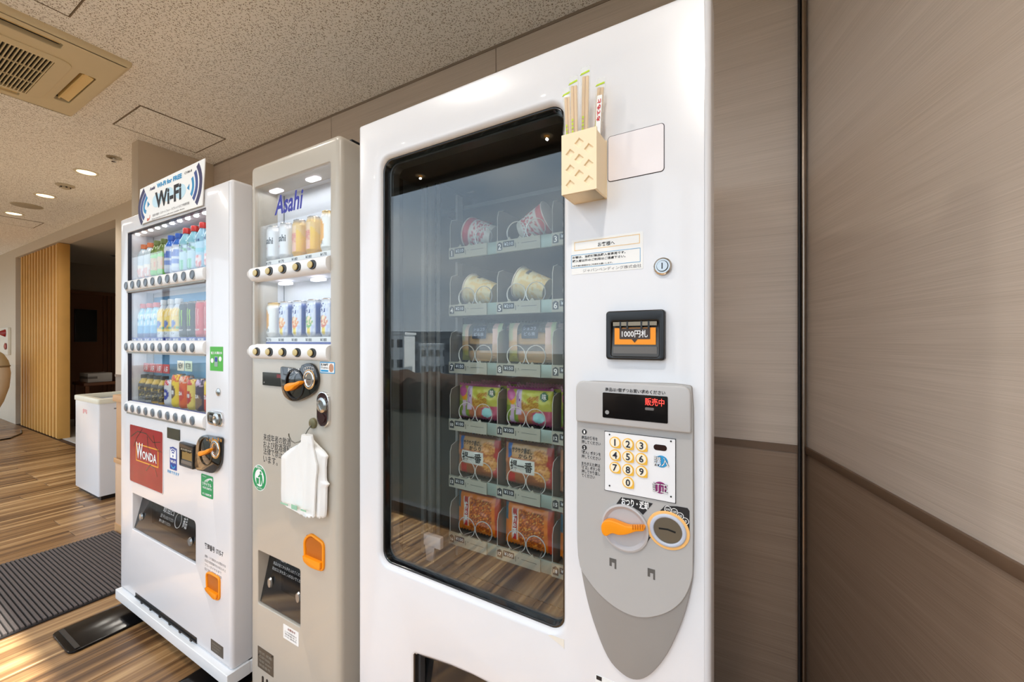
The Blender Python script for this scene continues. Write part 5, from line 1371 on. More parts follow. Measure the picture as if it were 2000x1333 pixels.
# ---- hook and plastic bags on the middle machine
hp = P6([(522, 545)], -.004)[0]
hk = thing('magnet_hook', 'small round magnet hook on the narrow greige machine door', 'hook', W(2, hp[0], -.0004, hp[1]), MACH[2][2])
G().cyl((0, 0, 0), (0, -.007, 0), .0155, .0145, 24).done('magnet', mat('magnet_brass', (128, 122, 92), .35, .6), hk, bev=.001)
G().tube([(-.003, -.007, -.006), (-.009, -.014, -.020), (-.014, -.022, -.040), (-.018, -.032, -.049), (-.027, -.040, -.052), (-.038, -.044, -.046), (-.044, -.046, -.034), (-.044, -.047, -.026)], .0016, 8).done('hook_wire', mat('hook_steel', (120, 116, 106), .3, .9), hk)
bagm = mat('bag_white', (244, 244, 242), .35, var=.01, trans=.06)
def plastic_bag(name, label, rows, y, seed, thick=.010):
    """rows: (z, x left, x right) from the handle down; the sheet is folded and closed at the back"""
    t = thing(name, label, 'bag', W(2, 0, 0, 0), MACH[2][2], 'plastic bags on the hook')
    nx = 26; vs = []; rows2 = []
    for i in range(len(rows) - 1):
        for k in range(4):
            q = k / 4; rows2.append(tuple(rows[i][j] * (1 - q) + rows[i + 1][j] * q for j in range(3)))
    rows2.append(rows[-1])
    for s_ in (0, 1):
        for (z, xl, xr) in rows2:
            for i in range(nx + 1):
                u = i / nx; x = xl + (xr - xl) * u
                if s_ == 0:
                    edge = min(1, 5 * min(u, 1 - u))
                    f_ = mnoise.noise(Vector((x * 30 + seed, z * 5, 0))) * .006 + .004 * math.sin(x * 150 + z * 12 + seed) * (.4 + .6 * mnoise.noise(Vector((x * 9, z * 9, seed))))
                    yy = y - (thick * (.55 + .45 * edge) + (f_ + .004) * edge)
                else: yy = y
                vs.append((x, yy, z + (.003 * math.sin(i * 1.9 + seed) if (z, xl, xr) == rows2[-1] else 0)))
    nr = len(rows2); N = nr * (nx + 1); fs = []
    for s_ in (0, 1):
        for j in range(nr - 1):
            for i in range(nx):
                a = s_ * N + j * (nx + 1) + i; fs.append((a, a + 1, a + nx + 2, a + nx + 1))
    ring = list(range(nx + 1)) + [j * (nx + 1) + nx for j in range(1, nr)] + [(nr - 1) * (nx + 1) + i for i in range(nx - 1, -1, -1)] + [j * (nx + 1) for j in range(nr - 2, 0, -1)]
    for a, c in zip(ring, ring[1:] + ring[:1]): fs.append((a, N + a, N + c, c))
    G().add(vs, fs).done('film', bagm, t, sharp=75)
    return t
def BR(dep, rows): return [(F(2, 470 + (x0 + x1) / 2 / Z6, 680 + y_ / Z6, dep)[1], F(2, 470 + x0 / Z6, 680 + y_ / Z6, dep)[0], F(2, 470 + x1 / Z6, 680 + y_ / Z6, dep)[0]) for y_, x0, x1 in rows]
bag1 = plastic_bag('plastic_bag', 'front white plastic carrier bag hanging from the magnet hook', BR(-.034, [(632, 438, 500), (662, 430, 506), (690, 428, 510), (715, 400, 512), (750, 350, 522), (790, 308, 530), (822, 284, 540), (860, 284, 540), (930, 284, 532), (1000, 284, 528), (1080, 282, 524), (1150, 284, 521), (1172, 300, 520), (1210, 420, 520)]), -.026, 1.0, .008)
bag2 = plastic_bag('plastic_bag', 'folded white plastic bags behind the front bag, drooping to the right', BR(-.018, [(628, 462, 498), (668, 470, 508), (705, 475, 545), (745, 478, 590), (775, 480, 612), (800, 482, 604), (860, 485, 600), (930, 488, 600), (955, 490, 604), (975, 490, 622), (1000, 492, 606), (1080, 498, 604), (1160, 505, 602), (1215, 512, 598)]), -.008, 2.6, .010)
p0, p1 = P6([(318, 1105), (545, 1130)], -.035)
bp = mat('bag_print', (150, 196, 168), .6)
for k, (xa, xb) in enumerate(((.0, .24), (.36, .54), (.66, .82))):
    x0_ = p0[0] + (p1[0] - p0[0]) * xa; x1_ = p0[0] + (p1[0] - p0[0]) * xb
    G().prism(rrect(x0_, p0[1] - .004 - (.004 if k == 1 else 0), x1_, p0[1] + (.004 if k == 1 else 0)), -.0475, -.0462).done('print_mark', bp, bag1)

# ================================================================== DRINK MACHINE (left)
M1 = thing('drink_vending_machine', 'wide white drink vending machine at left with three bottle shelves and red brand panel', 'vending machine', (MACH[1][0], MACH[1][1], 0), MACH[1][2])
W1, DEP1 = .985, .70
wn1 = rrect(.0796, .9362, .8065, 1.7585, .004, 3)
fb1 = (.140, .412, .729, .575)
FB1 = rpoly([(fb1[0], fb1[1]), (fb1[2], fb1[1]), (fb1[2], fb1[3]), (fb1[0], fb1[3])], [.004, .004, .02, .004])
VS1 = (.175, .095, .740, .122)
WD1 = rrect(.1144, .625, .4565, .888, .012, 4)
G().panel(rrect(0, .104, W1, 1.832, .012, 5), [wn1, FB1], 0, .07, bev=.014, hb=.003, seg=5).done('door', WHITE, M1)
g = G()
g.box(.008, .078, .062, .02, DEP1, 1.826); g.box(W1 - .016, .078, .062, W1 - .003, DEP1, 1.826); g.box(.02, .078, 1.812, W1 - .016, DEP1, 1.826); g.box(.02, DEP1 - .01, .062, W1 - .016, DEP1, 1.812); g.box(.02, .072, .062, W1 - .016, DEP1 - .01, .074)
g.done('cabinet', WHITE, M1, bev=.002)
G().panel([(-.004, .061), (W1 + .006, .061), (W1 + .006, .104), (-.004, .104)], [], -.016, .06, bev=.003).done('skirt', WHITE2, M1)
G().box(W1 - .004, .06, .061, W1 + .006, .30, .104).done('skirt_side', WHITE2, M1, bev=.002)
G().prism(rrect(VS1[0], .112, VS1[2], .136, .002), -.0008, .0).done('vent_gap', BLACK, M1)
for k in range(6):
    xx = VS1[0] + .07 + k * .09
    G().box(xx, -.006, .112, xx + .012, -.0008, .120).done('vent_tooth', BLACK, M1)
G().box(VS1[0] + .003, -.0045, .118, VS1[2] - .003, -.0008, .123).done('vent_bar', BLACK, M1)
for xx in (.09, W1 - .09):
    for yy in (.10, .6): G().cyl((xx, yy, .0205), (xx, yy, .063), .022).done('foot', SILVER, M1)
BACK1 = .100
lw = mat('display_white', (226, 228, 232), .5)
g = G(); g.box(.06, BACK1, .92, .83, BACK1 + .005, 1.775); g.box(.06, .016, .92, .071, BACK1, 1.775); g.box(.812, .016, .92, .83, BACK1, 1.775); g.box(.071, .016, 1.7605, .812, BACK1, 1.775); g.box(.071, .016, .92, .812, BACK1, .934)
g.done('display_liner', lw, M1)
def backdrop(z0, z1, x0, c0, c1, seed):
    g = G(); nx, nz = 40, 16; vs = []; cs = []
    for j in range(nz + 1):
        for i in range(nx + 1):
            x = x0 + (.81 - x0) * i / nx; z = z0 + (z1 - z0) * j / nz
            vs.append((x, BACK1 - .0006, z)); q = j / nz + .25 * nz_(i / nx, j / nz, 5, seed)
            q = max(0, min(1, q)); cs.append(lin(tuple(a * (1 - q) + b * q for a, b in zip(c0, c1))))
    g.add(vs, [(j * (nx + 1) + i, j * (nx + 1) + i + 1, (j + 1) * (nx + 1) + i + 1, (j + 1) * (nx + 1) + i) for j in range(nz) for i in range(nx)], cs)
    return g.done('backdrop_print', colmat('printed_board', .5), M1)
backdrop(1.55, 1.70, .50, (60, 130, 190), (40, 120, 120), 3)
backdrop(1.27, 1.47, .075, (190, 222, 240), (84, 154, 200), 6)
backdrop(.985, 1.20, .075, (190, 218, 236), (70, 150, 200), 9)
G().box(.0712, BACK1 - .001, .94, .073, BACK1, 1.76).done('liner_joint', mat('gap_dark', (40, 38, 40), .6), M1)
G().prism(offset(ccw(wn1), .0005), .009, .012).done('glass_pane', GLASS1, M1)
G().panel(offset(ccw(wn1), -.0005), [offset(ccw(wn1), .0035)], .003, .016).done('window_gasket', mat('gasket_navy', (40, 42, 56), .4), M1)
BX1 = [.105 + .0694 * k for k in range(10)]
ROWS1 = ((1.513, 1.553, 1.70), (1.236, 1.273, 1.45), (.960, .984, 1.19))
for k in range(10): ledpuck(M1, BX1[k], .030, 1.7604, .0075, .0075, mat('led_bright', (250, 250, 255), .4, emit=(246, 248, 255), estr=6))
machine_light(1, .44, .032, 1.748, .70, .03, .12)
machine_light(1, .44, .028, 1.482, .70, .03, .095)
machine_light(1, .44, .028, 1.206, .70, .03, .095)
btn_m = mat('button_slate', (98, 108, 118), .25, var=.03)
btag = mat('price_blue', (54, 76, 170), .45)
for r, (zb, zs, ztop) in enumerate(ROWS1):
    g = G().prism_x(smooth_closed([(-.008, zb - .014), (-.010, zb), (-.008, zb + .016), (.0, zb + .024), (.014, zb + .024), (.014, zb - .024), (-.002, zb - .023)], 3), .081, .805)
    lg = g.done('button_ledge', WHITE2, M1)
    G().box(.072, .014, zb - .022, .811, BACK1, zb - .012).done('shelf', lw, M1)
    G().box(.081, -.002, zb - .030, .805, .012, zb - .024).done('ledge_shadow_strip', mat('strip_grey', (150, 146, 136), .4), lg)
    for k in range(10):
        bx = BX1[k]
        G().prism(ell(bx, zb, .0205, .0195, 24), -.0105, -.0085).done('button_rim', mat('rim_pale', (210, 212, 214), .35), lg, bev=.0006, bseg=1)
        G().prism(ell(bx, zb, .0180, .0172, 24), -.0135, -.0095).done('button', btn_m, lg, bev=.002)
        if r == 0:
            txt(('¥130', '¥130', '¥150', '¥150', '¥160', '¥160', '¥120', '¥120', '¥120', '¥120')[k], bx - .02, zs - .013, bx + .02, zs - .005, .0165, mat('violet_print', (110, 90, 160), .5), lg, .02)
        else:
            G().box(bx - .031, .017, zs - .014, bx + .031, .020, zs + .004).done('price_tag', btag, lg)
            txt('¥%d' % (130 + 10 * ((k * 3 + r) % 4)), bx - .022, zs - .010, bx + .022, zs + .0005, .0163, WPRINT, lg, .03)
txt('Asahi', .37, 1.690, .47, 1.735, BACK1 - .0012, mat('logo_violet', (96, 84, 150), .4), M1, .03, shear=.18)
G().box(.36, BACK1 - .0005, 1.68, .48, BACK1 - .0001, 1.745).done('logo_plate', PAPER, M1)
# ---- goods
BOTM = colmat('printed_bottle', .15, .5)
def make_bottle(name, label, colf, cap, loc, h=.16, r=.026, words=(), group=None, cat='bottle', capr=.0145):
    t = thing(name, label, cat, loc, MACH[1][2], group)
    prof_ = [(r * .80, 0), (r * .96, .004), (r, .012)] + [(r * (1 if (i % 6) else .985), .012 + (h * .62 - .012) * i / 18) for i in range(1, 19)] + [(r * .97, h * .66), (r * .86, h * .72), (r * .66, h * .79), (capr * .9, h * .85), (capr * .86, h * .87)]
    G().lathe(prof_, 32, colf=colf).done('bottle_body', BOTM, t)
    G().lathe([(capr * .86, h * .868), (capr * 1.04, h * .872), (capr, h * .90), (capr, h * .985), (capr * .9, h), (0, h)], 24).done('cap', cap, t)
    for s_, x0, z0, x1, z1, m, bo in words: txt(s_, x0, z0 * h, x1, z1 * h, 0, m, t, bo, wrap=r * 1.012)
    return t
def make_tall_can(name, label, colf, loc, h=.155, r=.0262, claw=None, words=(), group=None):
    t = thing(name, label, 'can', loc, MACH[1][2], group)
    prof_ = [(r * .76, 0), (r * .84, .002), (r, .012)] + [(r, .012 + (h - .030) * i / 20) for i in range(1, 21)] + [(r * .95, h - .012), (r * .82, h - .003)]
    G().lathe(prof_, 36, colf=colf).done('can_body', CANM, t)
    G().lathe([(r * .82, h - .003), (r * .86, h), (r * .78, h - .0015), (0, h - .002)], 20).done('lid', CHROME, t)
    if claw:
        for q, (dx, top) in enumerate(((-.011, .0), (.0, .006), (.011, .001))):
            st_ = [(dx + .001, .115 + top), (dx - .001, .100), (dx + .0015, .082), (dx - .0005, .064), (dx + .001, .050)]
            p = stroke(st_, .0052, .0022); p3 = []
            o_ = G().prism(p, -.0004, 0).done('claw_mark', claw, t)
            for v in o_.data.vertices:
                x, z, e_ = v.co.x, v.co.z, v.co.y; rr_2 = r + .0003 - e_; v.co = (rr_2 * math.sin(x / r), -rr_2 * math.cos(x / r), z)
    for s_, x0, z0, x1, z1, m, bo in words: txt(s_, x0, z0 * h, x1, z1 * h, 0, m, t, bo, wrap=r + .0006)
    return t
cap_or = mat('cap_orange', (222, 120, 70), .4); cap_gr = mat('cap_olive', (110, 124, 60), .4); cap_bl = mat('cap_blue', (40, 96, 190), .4)
cap_rd = mat('cap_red', (214, 50, 44), .35); cap_pk = mat('cap_coral', (226, 120, 122), .4); cap_wh = mat('cap_white', (232, 236, 240), .4)
def b_clear(a, q):
    if .02 < q < .30: return (238, 190, 182) if nz_(a, q, 4, 3) > -.1 else (246, 238, 236)
    if .30 < q < .42: return (244, 236, 226)
    return (206, 218, 226)
def b_tea(a, q):
    n = nz_(a, q, 4, 5)
    if .55 < q < .64 + .05 * a: return (140, 214, 120)
    if q < .16: return (120, 200, 90)
    if q < .55: return (216, 190, 150) if n > -.2 else (230, 150, 120)
    return (104, 126, 62) if n > 0 else (140, 160, 80)
def b_blue(a, q):
    if q > .80: return (44, 110, 200)
    if q < .12: return (206, 216, 236)
    if .46 < q < .66: return (60, 96, 190) if abs(a) < .7 else (90, 130, 210)
    if .24 < q < .38: return (110, 140, 214)
    return (222, 230, 244)
def b_water(a, q):
    n = nz_(a, q, 4, 8)
    if .60 < q + .10 * a < .68: return (60, 164, 84)
    if q < .28 and abs(a) < .7: return (118, 200, 160) if n > 0 else (170, 220, 210)
    if q > .68: return (150, 206, 222)
    return (190, 222, 236)
def b_sky(a, q):
    if .38 < q < .50: return (120, 206, 226)
    if q < .3 and abs(a) < .8: return (244, 224, 224) if nz_(a, q, 5) > -.1 else (230, 120, 120)
    return (168, 214, 236)
def b_aqua(a, q):
    if q < .18: return (40, 84, 150)
    if .18 <= q < .40: return (90 + 60 * q, 180, 226)
    if nz_(a, q, 5, 2) > .15: return (236, 244, 250)
    return (160, 216, 244)
def b_lemon(a, q):
    if q > .86: return (226, 232, 240)
    if q > .62: return (246, 208, 90) if nz_(a, q, 5) > -.05 else (250, 236, 190)
    if ((a) / .7) ** 2 + ((q - .42) / .10) ** 2 < 1: return (80, 110, 190)
    if .26 < q < .36: return (120, 190, 150) if nz_(a, q, 6, 2) > 0 else (236, 150, 60)
    if q < .2: return (226, 232, 240)
    return (248, 220, 110)
def c_black(a, q): return (30, 34, 32) if q < .94 else (150, 150, 150)
def c_redcan(a, q): return (206, 70, 74) if q < .94 else (190, 170, 170)
def b_coffee(gold):
    def f(a, q):
        if q < .10: return gold
        if q > .80: return (110, 70, 60) if not gold[0] > 200 else (214, 176, 60)
        if .16 < q < .70: return (52, 36, 26) if nz_(a * 1.5, q * 3, 4, 6) > -.25 else (150, 130, 60)
        return (40, 30, 26)
    return f
G1 = 'bottles on the top shelf of the drink machine'; G2 = 'drinks on the middle shelf of the drink machine'; G3 = 'drinks on the bottom shelf of the drink machine'
def at1(k, r, y=.055): return W(1, BX1[k] + .0022, y, ROWS1[r][1] + .0)
O10 = ['first', 'second', 'third', 'fourth', 'fifth', 'sixth', 'seventh', 'eighth', 'ninth', 'tenth']
T = ' bottle, top shelf of drink machine, %s from left'
bluew = mat('label_navy', (48, 60, 150), .5)
for k in range(10):
    L_ = T % O10[k]
    if k < 2: make_bottle('water_bottle', 'clear orange-capped' + L_, b_clear, cap_or, at1(k, 0), .158, .0262, [('桃', -.008, .12, .008, .24, mat('peach_ink', (236, 150, 140), .5), .03)], G1)
    elif k < 4: make_bottle('tea_bottle', 'green tea' + L_, b_tea, cap_gr, at1(k, 0), .160, .0262, [('茶', -.009, .2, .009, .36, mat('tea_ink', (150, 110, 70), .5), .03)], G1)
    elif k < 6: make_bottle('drink_bottle', 'blue and white' + L_, b_blue, cap_bl, at1(k, 0), .165, .0265, [('W', -.014, .5, .014, .63, WPRINT, .05)], G1)
    elif k < 8: make_bottle('water_bottle', 'red-capped green-striped' + L_, b_water, cap_rd, at1(k, 0), .178, .0265, [('天然水', -.018, .50, .018, .58, bluew, .03), ('WATER', -.018, .42, .018, .48, bluew, .02)], G1)
    else: make_bottle('water_bottle', 'red-capped pale blue' + L_, b_sky, cap_rd, at1(k, 0), .182, .0265, [('おいしい水', -.018, .56, .018, .63, bluew, .03)], G1)
T = ', middle shelf of drink machine, %s from left'
for k in range(10):
    L_ = T % O10[k]
    if k < 3: make_bottle('drink_bottle', 'coral-capped light blue bottle' + L_, b_aqua, cap_pk, at1(k, 1), .162, .0262, [('水', -.008, .48, .008, .60, bluew, .03)], G2, capr=.0165)
    elif k < 6: make_bottle('drink_bottle', 'white-capped yellow label bottle' + L_, b_lemon, cap_wh, at1(k, 1), .170, .0262, [('レモン', -.014, .10, .014, .16, INK, .02)], G2)
    elif k < 8: make_tall_can('energy_drink_can', 'black can with green claw marks' + L_, c_black, at1(k, 1), .150, .0262, mat('claw_green', (150, 206, 60), .4), [('ENERGY', -.018, .20, .018, .25, WPRINT, .03)], G2)
    else: make_tall_can('energy_drink_can', 'red can with pale claw marks' + L_, c_redcan, at1(k, 1), .150, .0262, mat('claw_pale', (240, 170, 170), .4), [('ENERGY', -.018, .20, .018, .25, WPRINT, .03)], G2)
T = ', bottom shelf of drink machine, %s from left'
cap_bk = mat('cap_black', (40, 32, 28), .4)
def c_art(bg, disc, dc, txtc):
    def f(a, q):
        if ((a - dc[0]) / .75) ** 2 + ((q - dc[1]) / .22) ** 2 < 1: return disc
        if q > .80 and nz_(a, q, 6) > -.1: return txtc
        return bg
    return f
arts = {4: ((228, 230, 236), (60, 76, 170), (0, .45), (200, 50, 60)), 5: ((246, 214, 40), (92, 58, 36), (-.1, .48), (226, 80, 40)),
        6: ((232, 96, 34), (214, 60, 40), (.1, .45), (240, 200, 180)), 7: ((240, 214, 110), (196, 36, 40), (-.05, .42), (206, 60, 60)),
        8: ((66, 52, 84), (140, 110, 90), (.2, .3), (216, 190, 220)), 9: ((214, 60, 44), (250, 214, 60), (-.1, .76), (60, 40, 60))}
for k in range(10):
    L_ = T % O10[k]
    if k < 4: make_bottle('coffee_bottle', 'slim black coffee bottle' + L_, b_coffee((206, 206, 206) if k < 2 else (230, 176, 60)), cap_bk, at1(k, 2), .122, .0235, [('W', -.010, .42, .010, .56, mat('coffee_gold', (206, 170, 70), .4), .04)], G3)
    else:
        bg_, di_, dc_, tc_ = arts[k]
        nm = {4: 'white can with a blue disc', 5: 'yellow can with a brown disc', 6: 'orange-red can', 7: 'pale yellow can with a red disc', 8: 'dark purple can', 9: 'red can with a yellow spot'}[k]
        make_tall_can('soft_drink_can', nm + L_, c_art(bg_, di_, dc_, tc_), at1(k, 2), (.112, .138, .135, .125, .128, .130)[k - 4], .0262, None, [(('BOSS' if False else '珈琲'), -.012, .38, .012, .52, WPRINT, .03)] if k in (4, 5, 7) else [('SODA', -.014, .40, .014, .52, WPRINT, .03)], G3)
# pop cards of the bottom shelf
popr = mat('pop_red', (206, 66, 66), .5); popc = mat('pop_cream', (240, 232, 200), .5)
for k in range(4):
    c_ = G().box(BX1[k] - .031, .060, 1.118, BX1[k] + .031, .062, 1.158).done('pop_card', popr, M1)
    txt('人気', BX1[k] - .020, 1.124, BX1[k] + .020, 1.150, .0594, WPRINT, c_, .03)
for k, (m_c, s_) in ((5, (popc, 'NEW')), (6, (mat('pop_green', (206, 226, 190), .5), '新発売'))):
    c_ = G().box(BX1[k] - .030, .060, 1.135, BX1[k] + .030, .062, 1.178).done('pop_card', m_c, M1)
    txt(s_, BX1[k] - .022, 1.144, BX1[k] + .022, 1.170, .0594, INK, c_, .02)
# ---- brand panel and lower door fittings
wp = G().panel(WD1, [offset(ccw(WD1), .004)], -.002, .001, bev=.001).done('brand_frame', mat('brand_rim', (210, 206, 208), .3), M1)
redp = mat('brand_red', (150, 12, 32), .2, spec=.25, var=.35, vscale=7)
flat('brand_panel', offset(ccw(WD1), .0038), -.0006, redp, wp)
for i_, st_ in enumerate(([(.13, .83), (.20, .86), (.29, .86), (.36, .83), (.43, .84)], [(.16, .79), (.19, .83), (.25, .875)], [(.30, .85), (.31, .80), (.35, .77)], [(.36, .86), (.38, .82), (.41, .80), (.44, .80)], [(.29, .70), (.33, .73), (.38, .72), (.40, .69)])):
    flat('bean_crease', stroke(st_, .006, .003), -.0010, mat('brand_dark', (84, 14, 20), .15), wp)
bx_ = boxq(1, [(220 + 118 / 2.5, 800 + 165 / 2.5), (220 + 228 / 2.5, 800 + 197 / 2.5), (220 + 222 / 2.5, 800 + 288 / 2.5), (220 + 114 / 2.5, 800 + 247 / 2.5)])
G().panel(rrect(*bx_), [rrect(bx_[0] + .006, bx_[1] + .005, bx_[2] - .006, bx_[3] - .005)], -.0014, -.0010).done('brand_border', mat('brand_gold', (230, 160, 50), .4), wp)
wx_, wz_ = bx_[2] - bx_[0], bx_[3] - bx_[1]
txt('W', bx_[0] + wx_ * .02, bx_[1] + wz_ * .16, bx_[0] + wx_ * .32, bx_[3] + wz_ * .08, -.0020, WPRINT, wp, .02)
txt('ONDA', bx_[0] + wx_ * .30, bx_[1] + wz_ * .20, bx_[0] + wx_ * .93, bx_[1] + wz_ * .68, -.0020, WPRINT, wp, .02)
b = boxq(1, [(328, 835.2), (352, 839.5), (352, 861), (328, 856)])
dsp = G().prism(rrect(*b, .002), -.003, 0).done('price_display', mat('display_olive', (40, 42, 30), .1, coat=.5), M1)
# wi-fi sticker
b = boxq(1, [(332, 873.5), (345.5, 877), (345.5, 920.5), (332, 916)])
ws = sticker(1, M1, b, BLUE, 'wifi_sticker', r=.003); w_, h_ = b[2] - b[0], b[3] - b[1]
flat('sticker_window', rrect(b[0] + w_ * .08, b[1] + h_ * .52, b[2] - w_ * .08, b[3] - h_ * .04, .003), -.0009, WPRINT, ws)
cx_, cz_ = b[0] + w_ * .5, b[1] + h_ * .60
flat('wifi_dot', ell(cx_, cz_ + .002, .004, .005, 12), -.0012, BLUE, ws)
for rr_ in (.012, .021, .030):
    flat('wifi_arc', stroke([(cx_ + rr_ * math.cos(R(t)), cz_ + .004 + rr_ * 1.1 * math.sin(R(t))) for t in range(45, 136, 10)], .0052), -.0012, BLUE, ws)
txt('Wi-Fi', b[0] + w_ * .12, b[1] + h_ * .30, b[2] - w_ * .12, b[1] + h_ * .44, -.0012, WPRINT, ws, .04)
flat('smile', stroke(arc3((cx_ - w_ * .3, b[1] + h_ * .2), (cx_, b[1] + h_ * .08), (cx_ + w_ * .3, b[1] + h_ * .2)), .006), -.0009, LBLUE, ws)
b2 = boxq(1, [(327, 918), (350, 924), (350, 931), (327, 924)])
txt('利用できます', b2[0], b2[1], b2[2], b2[3], -.0004, LBLUE, M1, .02)
bill_unit(M1, 1, [(356.5, 864), (384, 869.5), (383.6, 913), (356.5, 908)], None, mat('print_bronze', (140, 110, 50), .4))
ZC = 6.35
def PC(pts, dep=0.0): return [F(1, 320 + x / ZC, 780 + y / ZC, dep) for x, y in pts]
cpl = smooth_closed(PC([(428, 700), (436, 590), (456, 515), (490, 462), (545, 438), (640, 452), (742, 474), (748, 560), (746, 680), (735, 790), (700, 865), (640, 912), (540, 890), (432, 856)]), 3)
c1_ = G().prism(cpl, -.012, 0).done('coin_panel', BLACKG, M1, bev=.004)
p = PC([(637, 620)], -.012)[0]
G().panel(ell(p[0], p[1], .033, .034, 32), [ell(p[0], p[1], .030, .031, 32)], -.0135, -.0118).done('coin_ring', mat('ring_gold', (214, 150, 60), .35), c1_)
G().panel(ell(p[0], p[1], .030, .031, 32), [ell(p[0], p[1], .017, .018, 32)], -.016, -.0118, bev=.003, hb=.005).done('coin_bezel', CHROME, c1_)
flat('coin_mouth', ell(p[0], p[1], .018, .019), -.0122, mat('coin_steel', (150, 142, 130), .35, 1.0), c1_)
flat('coin_slot', rrect(p[0] - .002, p[1] - .012, p[0] + .002, p[1] + .012), -.0127, BLACK, c1_)
p = PC([(520, 650)], -.012)[0]
G().panel(ell(p[0], p[1], .050, .052, 36), [ell(p[0], p[1], .046, .048, 36)], -.0145, -.0115, bev=.001).done('dial_ring', mat('dial_brown', (70, 54, 30), .3), c1_)
lv1 = smooth_closed(PC([(450, 690), (452, 655), (470, 642), (510, 640), (548, 622), (580, 612), (583, 640), (552, 668), (510, 690), (470, 704)], -.02), 4)
G().prism(lv1, -.028, -.012).done('return_lever', ORANGE, c1_, bev=.003)
for k in range(6):
    p = PC([(540 + k * 34, 500 + (k % 2) * 14)], -.012)[0]
    flat('coin_mark', ell(p[0], p[1], .006, .006, 12), -.0123, mat('mark_gold', (176, 120, 40), .4), c1_)
oc = rpoly(PC([(567, 150), (600, 138), (738, 162), (750, 240), (742, 345), (600, 315), (572, 300), (560, 225)]), .012, 3)
lk = G().panel(oc, [offset(ccw(oc), .008)], -.008, .001, bev=.003).done('lock_plate', CHROME, M1)
flat('plate_face', offset(ccw(oc), .0078), -.003, mat('plate_dark', (40, 38, 36), .2), lk, .003)
p = PC([(680, 250)])[0]
G().lathe([(.024, 0), (.023, .005), (.014, .008), (.012, .004), (0, .004)], 24).xf(Matrix.Translation((p[0], -.005, p[1])) @ Matrix.Rotation(R(90), 4, 'X')).done('lock_cylinder', SILVER, lk)
p = PC([(612, 235)])[0]
G().box(p[0] - .014, -.009, p[1] - .010, p[0] + .010, -.0055, p[1] + .012).done('lock_lever', mat('lever_steel', (120, 118, 112), .3, .8), lk, bev=.002)
p = F(1, 427.4, 766.4)
G().lathe([(.014, 0), (.014, .003), (.011, .005), (.0, .006)], 20).xf(Matrix.Translation((p[0], 0, p[1])) @ Matrix.Rotation(R(90), 4, 'X')).done('door_lock', SILVER, M1)
# green stickers
b = boxq(1, [(410.6, 677.8), (435.8, 677.3), (435.8, 725.3), (410.6, 724.8)])
gs = sticker(1, M1, b, GREEN2, 'sticker', r=.001); w_, h_ = b[2] - b[0], b[3] - b[1]
txt('省エネ運転中', b[0] + w_ * .08, b[1] + h_ * .68, b[2] - w_ * .06, b[1] + h_ * .80, -.0012, WPRINT, gs, .03)
flat('machine_print', rrect(b[0] + w_ * .36, b[1] + h_ * .18, b[0] + w_ * .62, b[1] + h_ * .6, .002), -.0009, mat('print_grey', (150, 170, 160), .5), gs)
flat('machine_print_window', rrect(b[0] + w_ * .40, b[1] + h_ * .38, b[0] + w_ * .58, b[1] + h_ * .56, .001), -.0012, BLUE, gs)
for xx, zz_ in ((.18, .42), (.80, .5)): flat('bubble', ell(b[0] + w_ * xx, b[1] + h_ * zz_, w_ * .11, h_ * .10), -.0009, WPRINT, gs)
b = boxq(1, [(392.4, 925), (416.9, 932), (416.1, 976.5), (394, 968)])
gs = sticker(1, M1, b, GREEN, 'sticker', r=.006); w_, h_ = b[2] - b[0], b[3] - b[1]
txt('いつもきれいに', b[0] + w_ * .1, b[1] + h_ * .88, b[0] + w_ * .45, b[1] + h_ * .94, -.0010, WPRINT, gs, .02)
txt('リサイクル', b[0] + w_ * .12, b[1] + h_ * .50, b[2] - w_ * .12, b[1] + h_ * .66, -.0012, WPRINT, gs, .03)
txt('OUR EARTH', b[0] + w_ * .14, b[1] + h_ * .36, b[2] - w_ * .1, b[1] + h_ * .46, -.0012, WPRINT, gs, .02)
txt('エコ自販機', b[0] + w_ * .12, b[1] + h_ * .08, b[2] - w_ * .12, b[1] + h_ * .18, -.0012, WPRINT, gs, .03)
for k in range(3):
    flat('swoosh', stroke(arc3((b[0] + w_ * (.30 + .1 * k), b[1] + h_ * .68), (b[0] + w_ * (.6 + .07 * k), b[1] + h_ * .84), (b[2] - w_ * .05, b[1] + h_ * (.90 - .05 * k))), .0022), -.0010, WPRINT, gs)
# delivery flap
fl1 = tray_flap(M1, fb1, 1)
fw_, fh_ = fb1[2] - fb1[0], fb1[3] - fb1[1]
on_flap(fl1, '取出口', fb1[0] + fw_ * .38, fb1[1] + fh_ * .70, fb1[0] + fw_ * .55, fb1[1] + fh_ * .82, fb1, .01)
on_flap(fl1, '注意  手を入れないでください', fb1[0] + fw_ * .36, fb1[1] + fh_ * .56, fb1[0] + fw_ * .57, fb1[1] + fh_ * .65, fb1, .0)
on_flap(fl1, '静かに開けてください', fb1[0] + fw_ * .36, fb1[1] + fh_ * .45, fb1[0] + fw_ * .54, fb1[1] + fh_ * .52, fb1, .0)
on_flap(fl1, '商品', fb1[0] + fw_ * .70, fb1[1] + fh_ * .55, fb1[0] + fw_ * .76, fb1[1] + fh_ * .80, fb1, .01)
bz0, bz1 = fb1[1] + .004, fb1[3] - .004
ring_ = [(fb1[0] + fw_ * .63 + .026 * math.cos(2 * pi * k / 28), fb1[1] + fh_ * .66 + .028 * math.sin(2 * pi * k / 28)) for k in range(29)]
G().tube([(x, .006 + .036 * (z - bz0) / (bz1 - bz0) - .0006, z) for x, z in ring_[:-1]], .0012, 6, True).done('ring_print', mat('flap_print', (176, 178, 178), .5), fl1)
